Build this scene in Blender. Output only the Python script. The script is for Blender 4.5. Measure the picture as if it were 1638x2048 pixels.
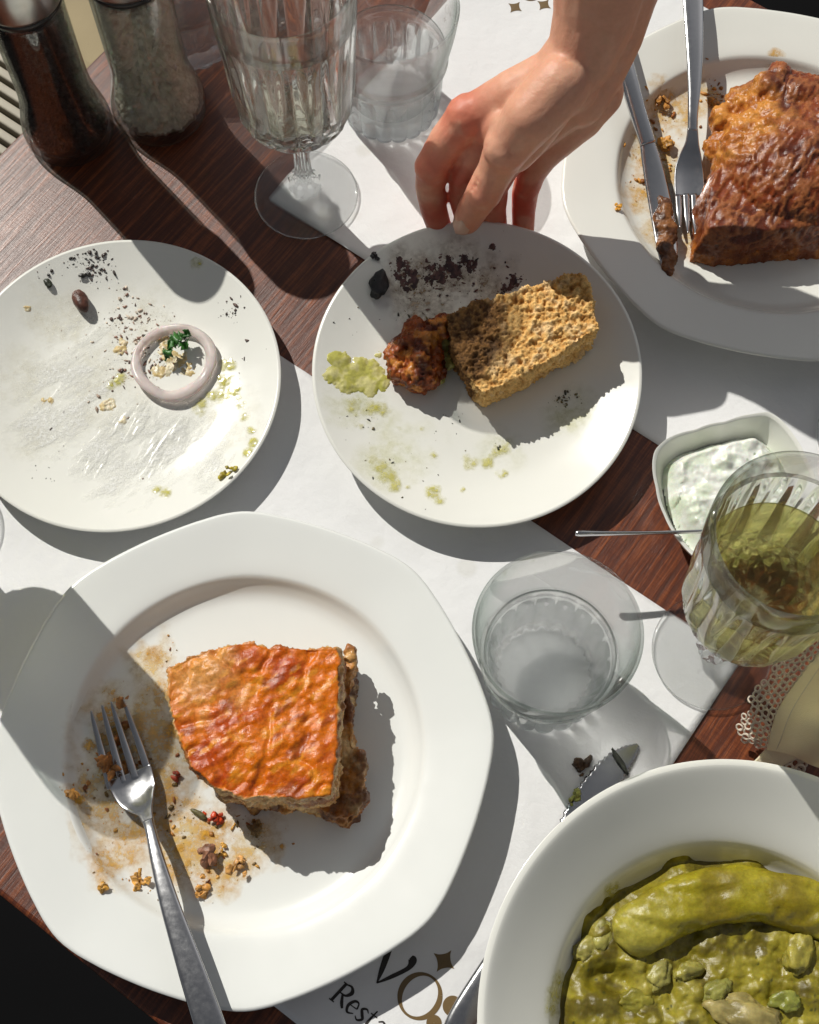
import bpy, bmesh, math, random
import numpy as np
from mathutils import Matrix, Vector

for o in list(bpy.data.objects):
    bpy.data.objects.remove(o)
S = bpy.context.scene
COL = S.collection
random.seed(7)
R = math.radians

# ------------------------------------------------------------------ camera
F, TH, H = 2720.0, R(21.45), 0.767          # focal length in photo pixels, tilt from straight down, height over the table
cam = bpy.data.cameras.new('camera')
cam.sensor_fit = 'VERTICAL'
cam.sensor_height = 36.0
cam.lens = F / 2048 * 36.0
cam.clip_start = 0.02
cam.clip_end = 60
camo = bpy.data.objects.new('camera', cam)
camo.location = (0, 0, H)
camo.rotation_euler = (TH, 0, 0)
COL.objects.link(camo)
S.camera = camo

# ------------------------------------------------------------------ light
SUN_EL = 45.0
SX, SY = 0.655, -0.755                       # ground direction in which shadows fall
w = bpy.data.worlds.new('World')
S.world = w
w.use_nodes = True
nt = w.node_tree
nt.nodes.clear()
wo = nt.nodes.new('ShaderNodeOutputWorld')
bg = nt.nodes.new('ShaderNodeBackground')
sky = nt.nodes.new('ShaderNodeTexSky')
sky.sky_type = 'NISHITA'
sky.sun_disc = False
sky.sun_elevation = R(SUN_EL)
sky.sun_rotation = math.atan2(SX, -SY)
hs = nt.nodes.new('ShaderNodeHueSaturation')
hs.inputs['Saturation'].default_value = 0.22
nt.links.new(sky.outputs[0], hs.inputs['Color'])
nt.links.new(hs.outputs[0], bg.inputs[0])
nt.links.new(bg.outputs[0], wo.inputs[0])
bg.inputs[1].default_value = 0.046
sl = bpy.data.lights.new('sun', 'SUN')
sl.energy = 3.85
sl.angle = R(0.5)
sl.color = (1.0, 0.968, 0.895)
slo = bpy.data.objects.new('sun', sl)
d = Vector((SX, SY, 0)).normalized() * math.cos(R(SUN_EL)) + Vector((0, 0, -math.sin(R(SUN_EL))))
slo.rotation_euler = d.to_track_quat('-Z', 'Y').to_euler()
slo.location = (-1, 1.5, 2)
COL.objects.link(slo)
S.view_settings.view_transform = 'Standard'
S.view_settings.look = 'None'
S.view_settings.exposure = 0.0
S.view_settings.gamma = 1.0
cy = S.cycles
cy.max_bounces = 16
cy.transmission_bounces = 16
cy.transparent_max_bounces = 24
cy.glossy_bounces = 6
cy.diffuse_bounces = 4
cy.caustics_refractive = True
cy.caustics_reflective = False
cy.blur_glossy = 0.3
cy.sample_clamp_indirect = 6.0
cy.use_denoising = True

# ------------------------------------------------------------------ geometry helpers
_c, _s = math.cos(TH), math.sin(TH)


def P(px, py, z=0.0):
    """the place at height z that the photograph shows at (px, py)"""
    dx, dy = (px - 819) / F, -(py - 1024) / F
    v = Vector((dx, dy * _c + _s, dy * _s - _c))
    t = (H - z) / -v.z
    return Vector((v.x * t, v.y * t, z))


U = Vector((0.81, -0.586, 0)).normalized()   # the table's long direction
V = Vector((0.586, 0.81, 0)).normalized()


def uv(u, v, z=0.0):
    return U * u + V * v + Vector((0, 0, z))


def _hash(ix, iy, iz, seed):
    n = (ix.astype(np.int64) * 374761393 + iy.astype(np.int64) * 668265263 + iz.astype(np.int64) * 2147483647 + seed * 1274126177) & 0xFFFFFFFF
    n = ((n ^ (n >> 13)) * 1274126177) & 0xFFFFFFFF
    n = ((n ^ (n >> 16)) * 2246822519) & 0xFFFFFFFF
    return ((n ^ (n >> 15)) & 0xFFFFFF) / float(0xFFFFFF)


def noise(p, scale, seed=0):
    """value noise 0..1; p (n,3) metres, scale = feature size"""
    q = np.asarray(p, float) / scale
    i = np.floor(q).astype(np.int64)
    f = q - i
    f = f * f * f * (f * (f * 6 - 15) + 10)
    out = 0
    for dx in (0, 1):
        for dy in (0, 1):
            for dz in (0, 1):
                wgt = (f[:, 0] if dx else 1 - f[:, 0]) * (f[:, 1] if dy else 1 - f[:, 1]) * (f[:, 2] if dz else 1 - f[:, 2])
                out = out + wgt * _hash(i[:, 0] + dx, i[:, 1] + dy, i[:, 2] + dz, seed)
    return out


def fbm(p, scale, octs=4, seed=0, gain=0.5):
    out, a, t = 0, 1.0, 0
    for k in range(octs):
        out = out + a * noise(p, scale / 2 ** k, seed + k * 17)
        t += a
        a *= gain
    return out / t


def worley(p, scale, seed=0):
    q = np.asarray(p, float) / scale
    i = np.floor(q).astype(np.int64)
    best = np.full(len(q), 9.0)
    for dx in (-1, 0, 1):
        for dy in (-1, 0, 1):
            for dz in (-1, 0, 1):
                jx, jy, jz = i[:, 0] + dx, i[:, 1] + dy, i[:, 2] + dz
                c = np.stack([jx + _hash(jx, jy, jz, seed), jy + _hash(jx, jy, jz, seed + 5), jz + _hash(jx, jy, jz, seed + 9)], 1)
                best = np.minimum(best, ((c - q) ** 2).sum(1))
    return np.sqrt(best)


def ss(a, b, x):
    t = np.clip((x - a) / (b - a), 0, 1)
    return t * t * (3 - 2 * t)


def mix(c1, c2, t):
    t = np.asarray(t)[:, None]
    return np.asarray(c1)[None] * (1 - t) + np.asarray(c2)[None] * t if np.ndim(c1) == 1 else c1 * (1 - t) + np.asarray(c2)[None] * t


def mesh(name, verts, faces, mat=None, parent=None, smooth=True, col=None, loc=None):
    me = bpy.data.meshes.new(name)
    vs = verts if isinstance(verts, list) else np.asarray(verts).tolist()
    fs = faces if isinstance(faces, list) else np.asarray(faces).tolist()
    me.from_pydata(vs, [], fs)
    if smooth:
        me.polygons.foreach_set('use_smooth', [True] * len(me.polygons))
    if col is not None:
        at = me.color_attributes.new('Col', 'FLOAT_COLOR', 'POINT')
        c4 = np.ones((len(vs), 4))
        c4[:, :3] = col
        at.data.foreach_set('color', c4.ravel())
    me.update()
    ob = bpy.data.objects.new(name, me)
    if mat:
        me.materials.append(mat)
    COL.objects.link(ob)
    if parent:
        ob.parent = parent
    if loc is not None:
        ob.location = loc
    return ob


def fix_normals(ob):
    bm = bmesh.new()
    bm.from_mesh(ob.data)
    bmesh.ops.recalc_face_normals(bm, faces=bm.faces)
    bm.to_mesh(ob.data)
    bm.free()
    return ob


def empty(name, loc=(0, 0, 0)):
    o = bpy.data.objects.new(name, None)
    o.empty_display_size = 0.01
    o.location = loc
    COL.objects.link(o)
    return o


def tag(o, label=None, cat=None, group=None, kind=None):
    if label:
        o['label'] = label
    if cat:
        o['category'] = cat
    if group:
        o['group'] = group
    if kind:
        o['kind'] = kind
    return o


def copy_tree(o, parent=None):
    c = o.copy()
    COL.objects.link(c)
    c.parent = parent
    for ch in list(o.children):
        copy_tree(ch, c)
    return c


def lathe_arrays(profile, segs=96, mod=None):
    """profile = list of (r, z); r == 0 ends become poles"""
    vs, rings = [], []
    for k, (r, z) in enumerate(profile):
        if r <= 1e-6:
            rings.append([len(vs)])
            vs.append((0, 0, z))
        else:
            ring = []
            for j in range(segs):
                a = 2 * math.pi * j / segs
                rr, zz = (mod(r, z, a, k) if mod else (r, z))
                ring.append(len(vs))
                vs.append((rr * math.cos(a), rr * math.sin(a), zz))
            rings.append(ring)
    fs = []
    for a, b in zip(rings, rings[1:]):
        if len(a) == 1 and len(b) == 1:
            continue
        for j in range(segs):
            k = (j + 1) % segs
            if len(a) == 1:
                fs.append((a[0], b[k], b[j]))
            elif len(b) == 1:
                fs.append((a[j], a[k], b[0]))
            else:
                fs.append((a[j], a[k], b[k], b[j]))
    return vs, fs


def curve_pts(pts, n=8):
    """Catmull-Rom through a list of tuples"""
    a = [np.asarray(p, float) for p in pts]
    out = []
    for i in range(len(a) - 1):
        p0, p1, p2, p3 = a[max(i - 1, 0)], a[i], a[i + 1], a[min(i + 2, len(a) - 1)]
        for k in range(n):
            t = k / n
            out.append(0.5 * (2 * p1 + (p2 - p0) * t + (2 * p0 - 5 * p1 + 4 * p2 - p3) * t * t + (3 * p1 - p0 - 3 * p2 + p3) * t ** 3))
    out.append(a[-1])
    return np.array(out)


def sweep(path, hw, ht, n=12, power=2.6, up=(0, 0, 1), cup=0.0):
    """tube along path (m,3) with half-width hw, half-height ht; flat-ish superellipse section"""
    path = np.asarray(path, float)
    m = len(path)
    hw = np.broadcast_to(np.asarray(hw, float), (m,))
    ht = np.broadcast_to(np.asarray(ht, float), (m,))
    tan = np.gradient(path, axis=0)
    tan /= np.linalg.norm(tan, axis=1)[:, None] + 1e-12
    up = np.asarray(up, float)
    side = np.cross(tan, up)
    side /= np.linalg.norm(side, axis=1)[:, None] + 1e-12
    nor = np.cross(side, tan)
    vs, fs = [], []
    for i in range(m):
        for j in range(n):
            a = 2 * math.pi * (j + 0.5) / n
            ca, sa = math.cos(a), math.sin(a)
            x = math.copysign(abs(ca) ** (2 / power), ca)
            y = math.copysign(abs(sa) ** (2 / power), sa)
            vs.append(tuple(path[i] + side[i] * x * hw[i] + nor[i] * (y * ht[i] + cup * (x * x - .5) * hw[i])))
    for i in range(m - 1):
        for j in range(n):
            k = (j + 1) % n
            fs.append((i * n + j, i * n + k, (i + 1) * n + k, (i + 1) * n + j))
    fs.append(tuple(range(n))[::-1])
    fs.append(tuple((m - 1) * n + j for j in range(n)))
    return vs, fs


def join(*arrs):
    vs, fs = [], []
    for v, f in arrs:
        b = len(vs)
        vs += [tuple(q) for q in v]
        fs += [tuple(i + b for i in q) for q in f]
    return vs, fs


def ball(c, r, sub=2, squash=(1, 1, 1), rot=None):
    bm = bmesh.new()
    bmesh.ops.create_icosphere(bm, subdivisions=sub, radius=1.0)
    M = rot.to_matrix() if rot else Matrix.Identity(3)
    vs = [tuple(Vector(c) + M @ Vector((v.co.x * r * squash[0], v.co.y * r * squash[1], v.co.z * r * squash[2]))) for v in bm.verts]
    fs = [tuple(v.index for v in f.verts) for f in bm.faces]
    bm.free()
    return vs, fs


def cone_capsule(a, b, ra, rb, n=16):
    """closed tapered capsule"""
    a, b = np.asarray(a, float), np.asarray(b, float)
    ax = b - a
    L = np.linalg.norm(ax)
    ax = ax / (L + 1e-9)
    t = np.array((0, 0, 1.0)) if abs(ax[2]) < 0.9 else np.array((1.0, 0, 0))
    s = np.cross(ax, t); s /= np.linalg.norm(s)
    q = np.cross(s, ax)
    prof = []
    for k in range(1, 6):
        th = math.pi / 2 * k / 5
        prof.append((-ra * math.cos(th), ra * math.sin(th)))
    for k in range(0, 5):
        th = math.pi / 2 * k / 5
        prof.append((L + rb * math.sin(th), rb * math.cos(th)))
    vs = [tuple(a - ax * ra)]
    for x, r in prof:
        for j in range(n):
            an = 2 * math.pi * j / n
            vs.append(tuple(a + ax * x + (s * math.cos(an) + q * math.sin(an)) * r))
    vs.append(tuple(b + ax * rb))
    fs = []
    for j in range(n):
        fs.append((0, 1 + (j + 1) % n, 1 + j))
    for i in range(len(prof) - 1):
        for j in range(n):
            k = (j + 1) % n
            fs.append((1 + i * n + j, 1 + i * n + k, 1 + (i + 1) * n + k, 1 + (i + 1) * n + j))
    last = len(vs) - 1
    b0 = 1 + (len(prof) - 1) * n
    for j in range(n):
        fs.append((b0 + j, b0 + (j + 1) % n, last))
    return vs, fs


def chain(pts):
    """pts: (Vector, radius) list -> joined capsules"""
    return join(*[cone_capsule(p, q, rp, rq) for (p, rp), (q, rq) in zip(pts, pts[1:])])


def voxel(arr, size, smooth=0, lam=0.5):
    """voxel-remesh a soup of closed shapes into one skin; returns verts, faces, normals as arrays"""
    me = bpy.data.meshes.new('tmp')
    me.from_pydata([tuple(v) for v in arr[0]], [], arr[1])
    ob = bpy.data.objects.new('tmp', me)
    COL.objects.link(ob)
    m = ob.modifiers.new('r', 'REMESH')
    m.mode = 'VOXEL'
    m.voxel_size = size
    if smooth:
        m2 = ob.modifiers.new('s', 'SMOOTH')
        m2.iterations = smooth
        m2.factor = lam
    dg = bpy.context.evaluated_depsgraph_get()
    ev = ob.evaluated_get(dg).to_mesh()
    n = len(ev.vertices)
    v = np.empty(n * 3); ev.vertices.foreach_get('co', v)
    nn = np.empty(n * 3); ev.vertices.foreach_get('normal', nn)
    f = [tuple(p.vertices) for p in ev.polygons]
    ob.evaluated_get(dg).to_mesh_clear()
    bpy.data.objects.remove(ob)
    bpy.data.meshes.remove(me)
    return v.reshape(-1, 3), f, nn.reshape(-1, 3)


def prism(poly_top, poly_bot):
    n = len(poly_top)
    vs = [tuple(p) for p in poly_top] + [tuple(p) for p in poly_bot]
    fs = [tuple(range(n)), tuple(range(2 * n - 1, n - 1, -1))]
    for i in range(n):
        j = (i + 1) % n
        fs.append((i, n + i, n + j, j))
    me = bpy.data.meshes.new('t')
    me.from_pydata(vs, [], fs)
    bm = bmesh.new(); bm.from_mesh(me)
    bmesh.ops.triangulate(bm, faces=bm.faces)
    bmesh.ops.recalc_face_normals(bm, faces=bm.faces)
    v = [tuple(q.co) for q in bm.verts]; f = [tuple(x.index for x in q.verts) for q in bm.faces]
    bm.free(); bpy.data.meshes.remove(me)
    return v, f


# ------------------------------------------------------------------ materials
def mat(name):
    m = bpy.data.materials.new(name)
    m.use_nodes = True
    b = m.node_tree.nodes['Principled BSDF']
    return m, m.node_tree.nodes, m.node_tree.links, b


def setb(b, **k):
    names = dict(col='Base Color', rough='Roughness', metal='Metallic', spec='Specular IOR Level', sss='Subsurface Weight', ssr='Subsurface Radius', sssc='Subsurface Scale', coat='Coat Weight', coatr='Coat Roughness', ior='IOR', trans='Transmission Weight', alpha='Alpha', sheen='Sheen Weight')
    for kk, v in k.items():
        b.inputs[names[kk]].default_value = (*v, 1) if kk == 'col' and len(v) == 3 else v


def ramp(N, stops):
    r = N.new('ShaderNodeValToRGB')
    e = r.color_ramp.elements
    e[0].position, e[0].color = stops[0][0], (*stops[0][1], 1)
    e[1].position, e[1].color = stops[-1][0], (*stops[-1][1], 1)
    for p, c in stops[1:-1]:
        x = e.new(p)
        x.color = (*c, 1)
    return r


def tex(N, L, scale, detail=4, rough=0.55, coord='Object', vec=None, mapping=None):
    t = N.new('ShaderNodeTexNoise')
    t.inputs['Scale'].default_value = scale
    t.inputs['Detail'].default_value = detail
    t.inputs['Roughness'].default_value = rough
    tc = N.new('ShaderNodeTexCoord')
    if mapping:
        mp = N.new('ShaderNodeMapping')
        mp.inputs['Rotation'].default_value = mapping.get('rot', (0, 0, 0))
        L.new(tc.outputs[coord], mp.inputs[0])
        mp2 = N.new('ShaderNodeMapping')
        mp2.inputs['Scale'].default_value = mapping.get('scale', (1, 1, 1))
        L.new(mp.outputs[0], mp2.inputs[0])
        L.new(mp2.outputs[0], t.inputs['Vector'])
    else:
        L.new(tc.outputs[coord], t.inputs['Vector'])
    return t


def bump(N, L, src, b, strength=0.3, dist=0.001):
    bp = N.new('ShaderNodeBump')
    bp.inputs['Strength'].default_value = strength
    bp.inputs['Distance'].default_value = dist
    L.new(src, bp.inputs['Height'])
    L.new(bp.outputs[0], b.inputs['Normal'])
    return bp


M = {}
# porcelain: glazed, barely uneven, with faint smudges in the gloss
for nm, c in (('porcelain', (0.80, 0.815, 0.79)), ('porcelain_warm', (0.80, 0.80, 0.745))):
    m, N, L, b = mat(nm)
    setb(b, rough=0.16, spec=0.5, coat=0.25, coatr=0.06)
    t = tex(N, L, 14, 5)
    r = ramp(N, [(0.3, tuple(x * 0.965 for x in c)), (0.7, c)])
    L.new(t.outputs[0], r.inputs[0]); L.new(r.outputs[0], b.inputs['Base Color'])
    t2 = tex(N, L, 60, 6, 0.7)
    rr = N.new('ShaderNodeMapRange')
    rr.inputs['To Min'].default_value = 0.10; rr.inputs['To Max'].default_value = 0.34
    L.new(t2.outputs[0], rr.inputs[0]); L.new(rr.outputs[0], b.inputs['Roughness'])
    t3 = tex(N, L, 25, 2)
    bump(N, L, t3.outputs[0], b, 0.08, 0.002)
    M[nm] = m
# paper
m, N, L, b = mat('paper')
setb(b, rough=0.75, spec=0.25)
t = tex(N, L, 9, 6, 0.6)
r = ramp(N, [(0.25, (0.745, 0.75, 0.755)), (0.75, (0.80, 0.80, 0.805))])
L.new(t.outputs[0], r.inputs[0]); L.new(r.outputs[0], b.inputs['Base Color'])
vo = N.new('ShaderNodeTexVoronoi'); vo.inputs['Scale'].default_value = 22
tcp = N.new('ShaderNodeTexCoord'); L.new(tcp.outputs['Object'], vo.inputs['Vector'])
sp = ramp(N, [(0.10, (0.86, 0.85, 0.80)), (0.16, (1, 1, 1))])
L.new(vo.outputs['Distance'], sp.inputs[0])
mu = N.new('ShaderNodeMix'); mu.data_type = 'RGBA'; mu.blend_type = 'MULTIPLY'; mu.inputs[0].default_value = 0.55
L.new(r.outputs[0], mu.inputs[6]); L.new(sp.outputs[0], mu.inputs[7]); L.new(mu.outputs[2], b.inputs['Base Color'])
t2 = tex(N, L, 22, 6, 0.62)
bump(N, L, t2.outputs[0], b, 0.4, 0.004)
M['paper'] = m
# dark red-brown table wood with fine grain across the table
m, N, L, b = mat('dark_wood')
ang = math.atan2(V.y, V.x)
t = tex(N, L, 1.0, 8, 0.65, mapping=dict(scale=(14, 320, 60), rot=(0, 0, -ang)))
t2 = tex(N, L, 1.0, 6, 0.7, mapping=dict(scale=(60, 1500, 100), rot=(0, 0, -ang)))
t3 = tex(N, L, 1.0, 4, 0.6, mapping=dict(scale=(900, 40, 50), rot=(0, 0, -ang)))
mx = N.new('ShaderNodeMath'); mx.operation = 'MULTIPLY_ADD'; mx.inputs[1].default_value = 0.45
L.new(t2.outputs[0], mx.inputs[0]); L.new(t.outputs[0], mx.inputs[2])
mx3 = N.new('ShaderNodeMath'); mx3.operation = 'MULTIPLY_ADD'; mx3.inputs[1].default_value = 0.18
L.new(t3.outputs[0], mx3.inputs[0]); L.new(mx.outputs[0], mx3.inputs[2])
r = ramp(N, [(0.50, (0.020, 0.0040, 0.0018)), (0.80, (0.095, 0.021, 0.0065)), (1.08, (0.27, 0.075, 0.022))])
L.new(mx3.outputs[0], r.inputs[0]); L.new(r.outputs[0], b.inputs['Base Color'])
setb(b, rough=0.36, spec=0.6)
rr = N.new('ShaderNodeMapRange'); rr.inputs['From Min'].default_value = 0.5; rr.inputs['From Max'].default_value = 1.0
rr.inputs['To Min'].default_value = 0.44; rr.inputs['To Max'].default_value = 0.30
L.new(mx3.outputs[0], rr.inputs[0]); L.new(rr.outputs[0], b.inputs['Roughness'])
bump(N, L, mx3.outputs[0], b, 0.5, 0.0006)
M['dark_wood'] = m
# steel
m, N, L, b = mat('steel')
setb(b, col=(0.52, 0.52, 0.53), metal=1.0, rough=0.28)
t = tex(N, L, 300, 6, 0.7)
rr = N.new('ShaderNodeMapRange'); rr.inputs['To Min'].default_value = 0.10; rr.inputs['To Max'].default_value = 0.30
L.new(t.outputs[0], rr.inputs[0]); L.new(rr.outputs[0], b.inputs['Roughness'])
t2 = tex(N, L, 120, 3, 0.5)
bump(N, L, t2.outputs[0], b, 0.05, 0.0005)
M['steel'] = m
# clear glass, water, wine: a share of the light goes straight through (thin wall), the rest is bent
def clear(name, col, ior, thin, tint=(1, 1, 1), vol=None, dens=0):
    m = bpy.data.materials.new(name)
    m.use_nodes = True
    N, L = m.node_tree.nodes, m.node_tree.links
    N.clear()
    o = N.new('ShaderNodeOutputMaterial')
    g = N.new('ShaderNodeBsdfGlass')
    g.inputs['Color'].default_value = (*col, 1)
    g.inputs['Roughness'].default_value = 0.0
    g.inputs['IOR'].default_value = ior
    tr = N.new('ShaderNodeBsdfTransparent')
    lw = N.new('ShaderNodeLayerWeight')
    lw.inputs['Blend'].default_value = 0.5
    rmp = ramp(N, [(0.0, tint), (0.62, tuple(x * .93 for x in tint)), (0.80, tuple(x * y for x, y in zip(tint, (.66, .72, .69)))), (0.95, tuple(x * y for x, y in zip(tint, (.28, .34, .31))))])
    L.new(lw.outputs['Facing'], rmp.inputs[0])
    L.new(rmp.outputs[0], tr.inputs['Color'])
    gl = N.new('ShaderNodeBsdfGlossy')
    gl.inputs['Roughness'].default_value = 0.045
    ge = N.new('ShaderNodeNewGeometry')
    mr = N.new('ShaderNodeMapRange')
    mr.inputs['To Min'].default_value = ior
    mr.inputs['To Max'].default_value = 1 / ior
    L.new(ge.outputs['Backfacing'], mr.inputs[0])
    fr = N.new('ShaderNodeFresnel')
    L.new(mr.outputs[0], fr.inputs['IOR'])
    m1 = N.new('ShaderNodeMixShader')
    fm = N.new('ShaderNodeMath'); fm.operation = 'MULTIPLY'; fm.inputs[1].default_value = 0.45
    L.new(fr.outputs[0], fm.inputs[0])
    L.new(fm.outputs[0], m1.inputs[0]); L.new(tr.outputs[0], m1.inputs[1]); L.new(gl.outputs[0], m1.inputs[2])
    m2 = N.new('ShaderNodeMixShader')
    m2.inputs[0].default_value = thin
    L.new(g.outputs[0], m2.inputs[1]); L.new(m1.outputs[0], m2.inputs[2])
    L.new(m2.outputs[0], o.inputs['Surface'])
    if vol:
        v = N.new('ShaderNodeVolumeAbsorption')
        v.inputs['Color'].default_value = (*vol, 1)
        v.inputs['Density'].default_value = dens
        L.new(v.outputs[0], o.inputs['Volume'])
    return m


M['glass'] = clear('cut_glass', (0.985, 0.995, 0.99), 1.5, 0.12)
M['glass_thin'] = clear('thin_glass', (0.985, 0.995, 0.99), 1.5, 0.64, (0.985, 0.99, 0.988))
M['glass_flute'] = clear('fluted_glass', (0.985, 0.995, 0.99), 1.5, 0.32)
M['glass_wall'] = clear('wall_glass', (0.985, 0.995, 0.99), 1.5, 0.74)
M['glass_foot'] = clear('foot_glass', (0.985, 0.995, 0.99), 1.5, 0.60)
M['water'] = clear('water', (0.99, 0.995, 1.0), 1.33, 0.75)
M['wine'] = clear('white_wine', (1, 0.985, 0.90), 1.34, 0.58, (0.985, 0.955, 0.58), (0.94, 0.86, 0.30), 8)
M['wine_pale'] = clear('pale_wine', (1, 0.995, 0.95), 1.34, 0.25, (0.97, 0.97, 0.86), (0.93, 0.90, 0.45), 14)


def zones(ob, rules):
    """material by height on a glass: rules = [(zmax, material), ...]"""
    ob.data.materials.clear()
    for _, m_ in rules:
        ob.data.materials.append(m_)
    for p_ in ob.data.polygons:
        z = p_.center.z
        for k, (zm, _) in enumerate(rules):
            if z < zm:
                p_.material_index = k
                break


def plain(name, col, rough=0.6, bscale=None, bstr=0.3, bdist=0.001, var=0.15, nscale=60, **k):
    m, N, L, b = mat(name)
    setb(b, rough=rough, **k)
    t = tex(N, L, nscale, 5)
    r = ramp(N, [(0.3, tuple(x * (1 - var) for x in col)), (0.7, tuple(min(1, x * (1 + var)) for x in col))])
    L.new(t.outputs[0], r.inputs[0]); L.new(r.outputs[0], b.inputs['Base Color'])
    if bscale:
        t2 = tex(N, L, bscale, 5, 0.6)
        bump(N, L, t2.outputs[0], b, bstr, bdist)
    M[name] = m
    return m


def colattr(name, rough=0.5, bscale=None, bstr=0.3, bdist=0.001, var=0.2, nscale=500, rvar=0.0, **k):
    """material that takes its colours from the mesh's own colour attribute, with fine variation on top"""
    m, N, L, b = mat(name)
    setb(b, rough=rough, **k)
    a = N.new('ShaderNodeAttribute'); a.attribute_name = 'Col'
    t = tex(N, L, nscale, 4, 0.6)
    rr = N.new('ShaderNodeMapRange'); rr.inputs['From Min'].default_value = 0.3; rr.inputs['From Max'].default_value = 0.7
    rr.inputs['To Min'].default_value = 1 - var; rr.inputs['To Max'].default_value = 1 + var
    L.new(t.outputs[0], rr.inputs[0])
    mm = N.new('ShaderNodeVectorMath'); mm.operation = 'SCALE'
    L.new(a.outputs['Color'], mm.inputs[0]); L.new(rr.outputs[0], mm.inputs['Scale'])
    L.new(mm.outputs[0], b.inputs['Base Color'])
    if rvar:
        r2 = N.new('ShaderNodeMapRange'); r2.inputs['From Min'].default_value = 0.3; r2.inputs['From Max'].default_value = 0.7
        r2.inputs['To Min'].default_value = max(0.03, rough - rvar); r2.inputs['To Max'].default_value = rough + rvar
        t4 = tex(N, L, nscale * 0.4, 4, 0.6)
        L.new(t4.outputs[0], r2.inputs[0]); L.new(r2.outputs[0], b.inputs['Roughness'])
    if bscale:
        t2 = tex(N, L, bscale, 5, 0.65)
        bump(N, L, t2.outputs[0], b, bstr, bdist)
    M[name] = m
    return m


colattr('crust', 0.34, 260, 0.5, 0.0012, 0.25, 700, 0.2, spec=0.4, sss=0.08, sssc=0.004)
colattr('crumb', 0.85, 500, 0.7, 0.0012, 0.25, 800)
colattr('sauce', 0.18, 400, 0.4, 0.0006, 0.12, 500, 0.1, spec=0.5)
colattr('puree', 0.38, 280, 0.45, 0.001, 0.2, 350, 0.14, spec=0.45, sss=0.1, sssc=0.004)
colattr('cream_dip', 0.32, 260, 0.4, 0.001, 0.06, 300, 0.15, sss=0.15, sssc=0.004)
colattr('skin', 0.46, 420, 0.45, 0.0006, 0.05, 260, 0.08, spec=0.4, sss=0.28, ssr=(1.0, 0.24, 0.12), sssc=0.012)
colattr('bits', 0.4, 500, 0.5, 0.0008, 0.25, 800, 0.15)
plain('floor_dark', (0.0035, 0.0035, 0.004), 0.9, spec=0.1, nscale=6)
plain('nail', (0.70, 0.44, 0.33), 0.28, var=0.05, sss=0.1, sssc=0.004)
plain('ink', (0.018, 0.013, 0.010), 0.5)  # gold print as it looks in the plate's shade, put into the colour
m, N, L, b = mat('gold_ink'); setb(b, col=(0.16, 0.10, 0.035), rough=0.42, spec=0.6); M['gold_ink'] = m
plain('linen', (0.78, 0.68, 0.48), 0.85, 1800, 0.5, 0.0006, 0.06, 40, sheen=0.2, sss=0.05, sssc=0.003)
plain('lace', (0.60, 0.53, 0.44), 0.85, 1500, 0.5, 0.0005, 0.08, 90)
plain('chair_wood', (0.42, 0.38, 0.30), 0.6, 300, 0.3, 0.001, 0.1, 20)
plain('cushion', (0.36, 0.29, 0.17), 0.85, 600, 0.4, 0.001, 0.08, 15)
plain('cap_steel', (0.55, 0.55, 0.53), 0.3, metal=1.0)
plain('black_plastic', (0.02, 0.02, 0.02), 0.35)
plain('peppercorn', (0.022, 0.013, 0.009), 0.55, 900, 0.8, 0.001, 0.6, 350)
plain('rock_salt', (0.74, 0.67, 0.54), 0.4, 500, 0.4, 0.001, 0.25, 250, sss=0.2, sssc=0.004)
plain('onion', (0.90, 0.80, 0.77), 0.28, 300, 0.2, 0.0005, 0.12, 130, trans=0.45, ior=1.30, sss=0.3, sssc=0.006)
plain('leaf', (0.035, 0.14, 0.02), 0.4, 400, 0.4, 0.001, 0.4, 200)
plain('tomato', (0.50, 0.05, 0.015), 0.25, 400, 0.4, 0.001, 0.3, 300, sss=0.1, sssc=0.003)


def film_mat(name, col, col2, scale=90, opac=0.35, rough=0.22):
    """thin see-through oil left on a plate: tinted where it pooled"""
    m = bpy.data.materials.new(name); m.use_nodes = True
    N, L = m.node_tree.nodes, m.node_tree.links
    b = N['Principled BSDF']; o = N['Material Output']
    setb(b, rough=rough, spec=0.5)
    t = tex(N, L, scale, 5, 0.6)
    r = ramp(N, [(0.35, col), (0.65, col2)])
    L.new(t.outputs[0], r.inputs[0]); L.new(r.outputs[0], b.inputs['Base Color'])
    a = N.new('ShaderNodeAttribute'); a.attribute_name = 'Col'
    t2 = tex(N, L, scale * 3, 4, 0.7)
    mm = N.new('ShaderNodeMath'); mm.operation = 'MULTIPLY'
    rr = N.new('ShaderNodeMapRange'); rr.inputs['From Min'].default_value = 0.35; rr.inputs['From Max'].default_value = 0.7
    rr.inputs['To Min'].default_value = opac * 0.3; rr.inputs['To Max'].default_value = opac * 1.5
    L.new(t2.outputs[0], rr.inputs[0])
    sep = N.new('ShaderNodeSeparateColor')
    L.new(a.outputs['Color'], sep.inputs[0])
    L.new(rr.outputs[0], mm.inputs[0]); L.new(sep.outputs[0], mm.inputs[1])
    tr = N.new('ShaderNodeBsdfTransparent')
    ms = N.new('ShaderNodeMixShader')
    L.new(mm.outputs[0], ms.inputs[0]); L.new(tr.outputs[0], ms.inputs[1]); L.new(b.outputs[0], ms.inputs[2])
    L.new(ms.outputs[0], o.inputs['Surface'])
    M[name] = m


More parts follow.
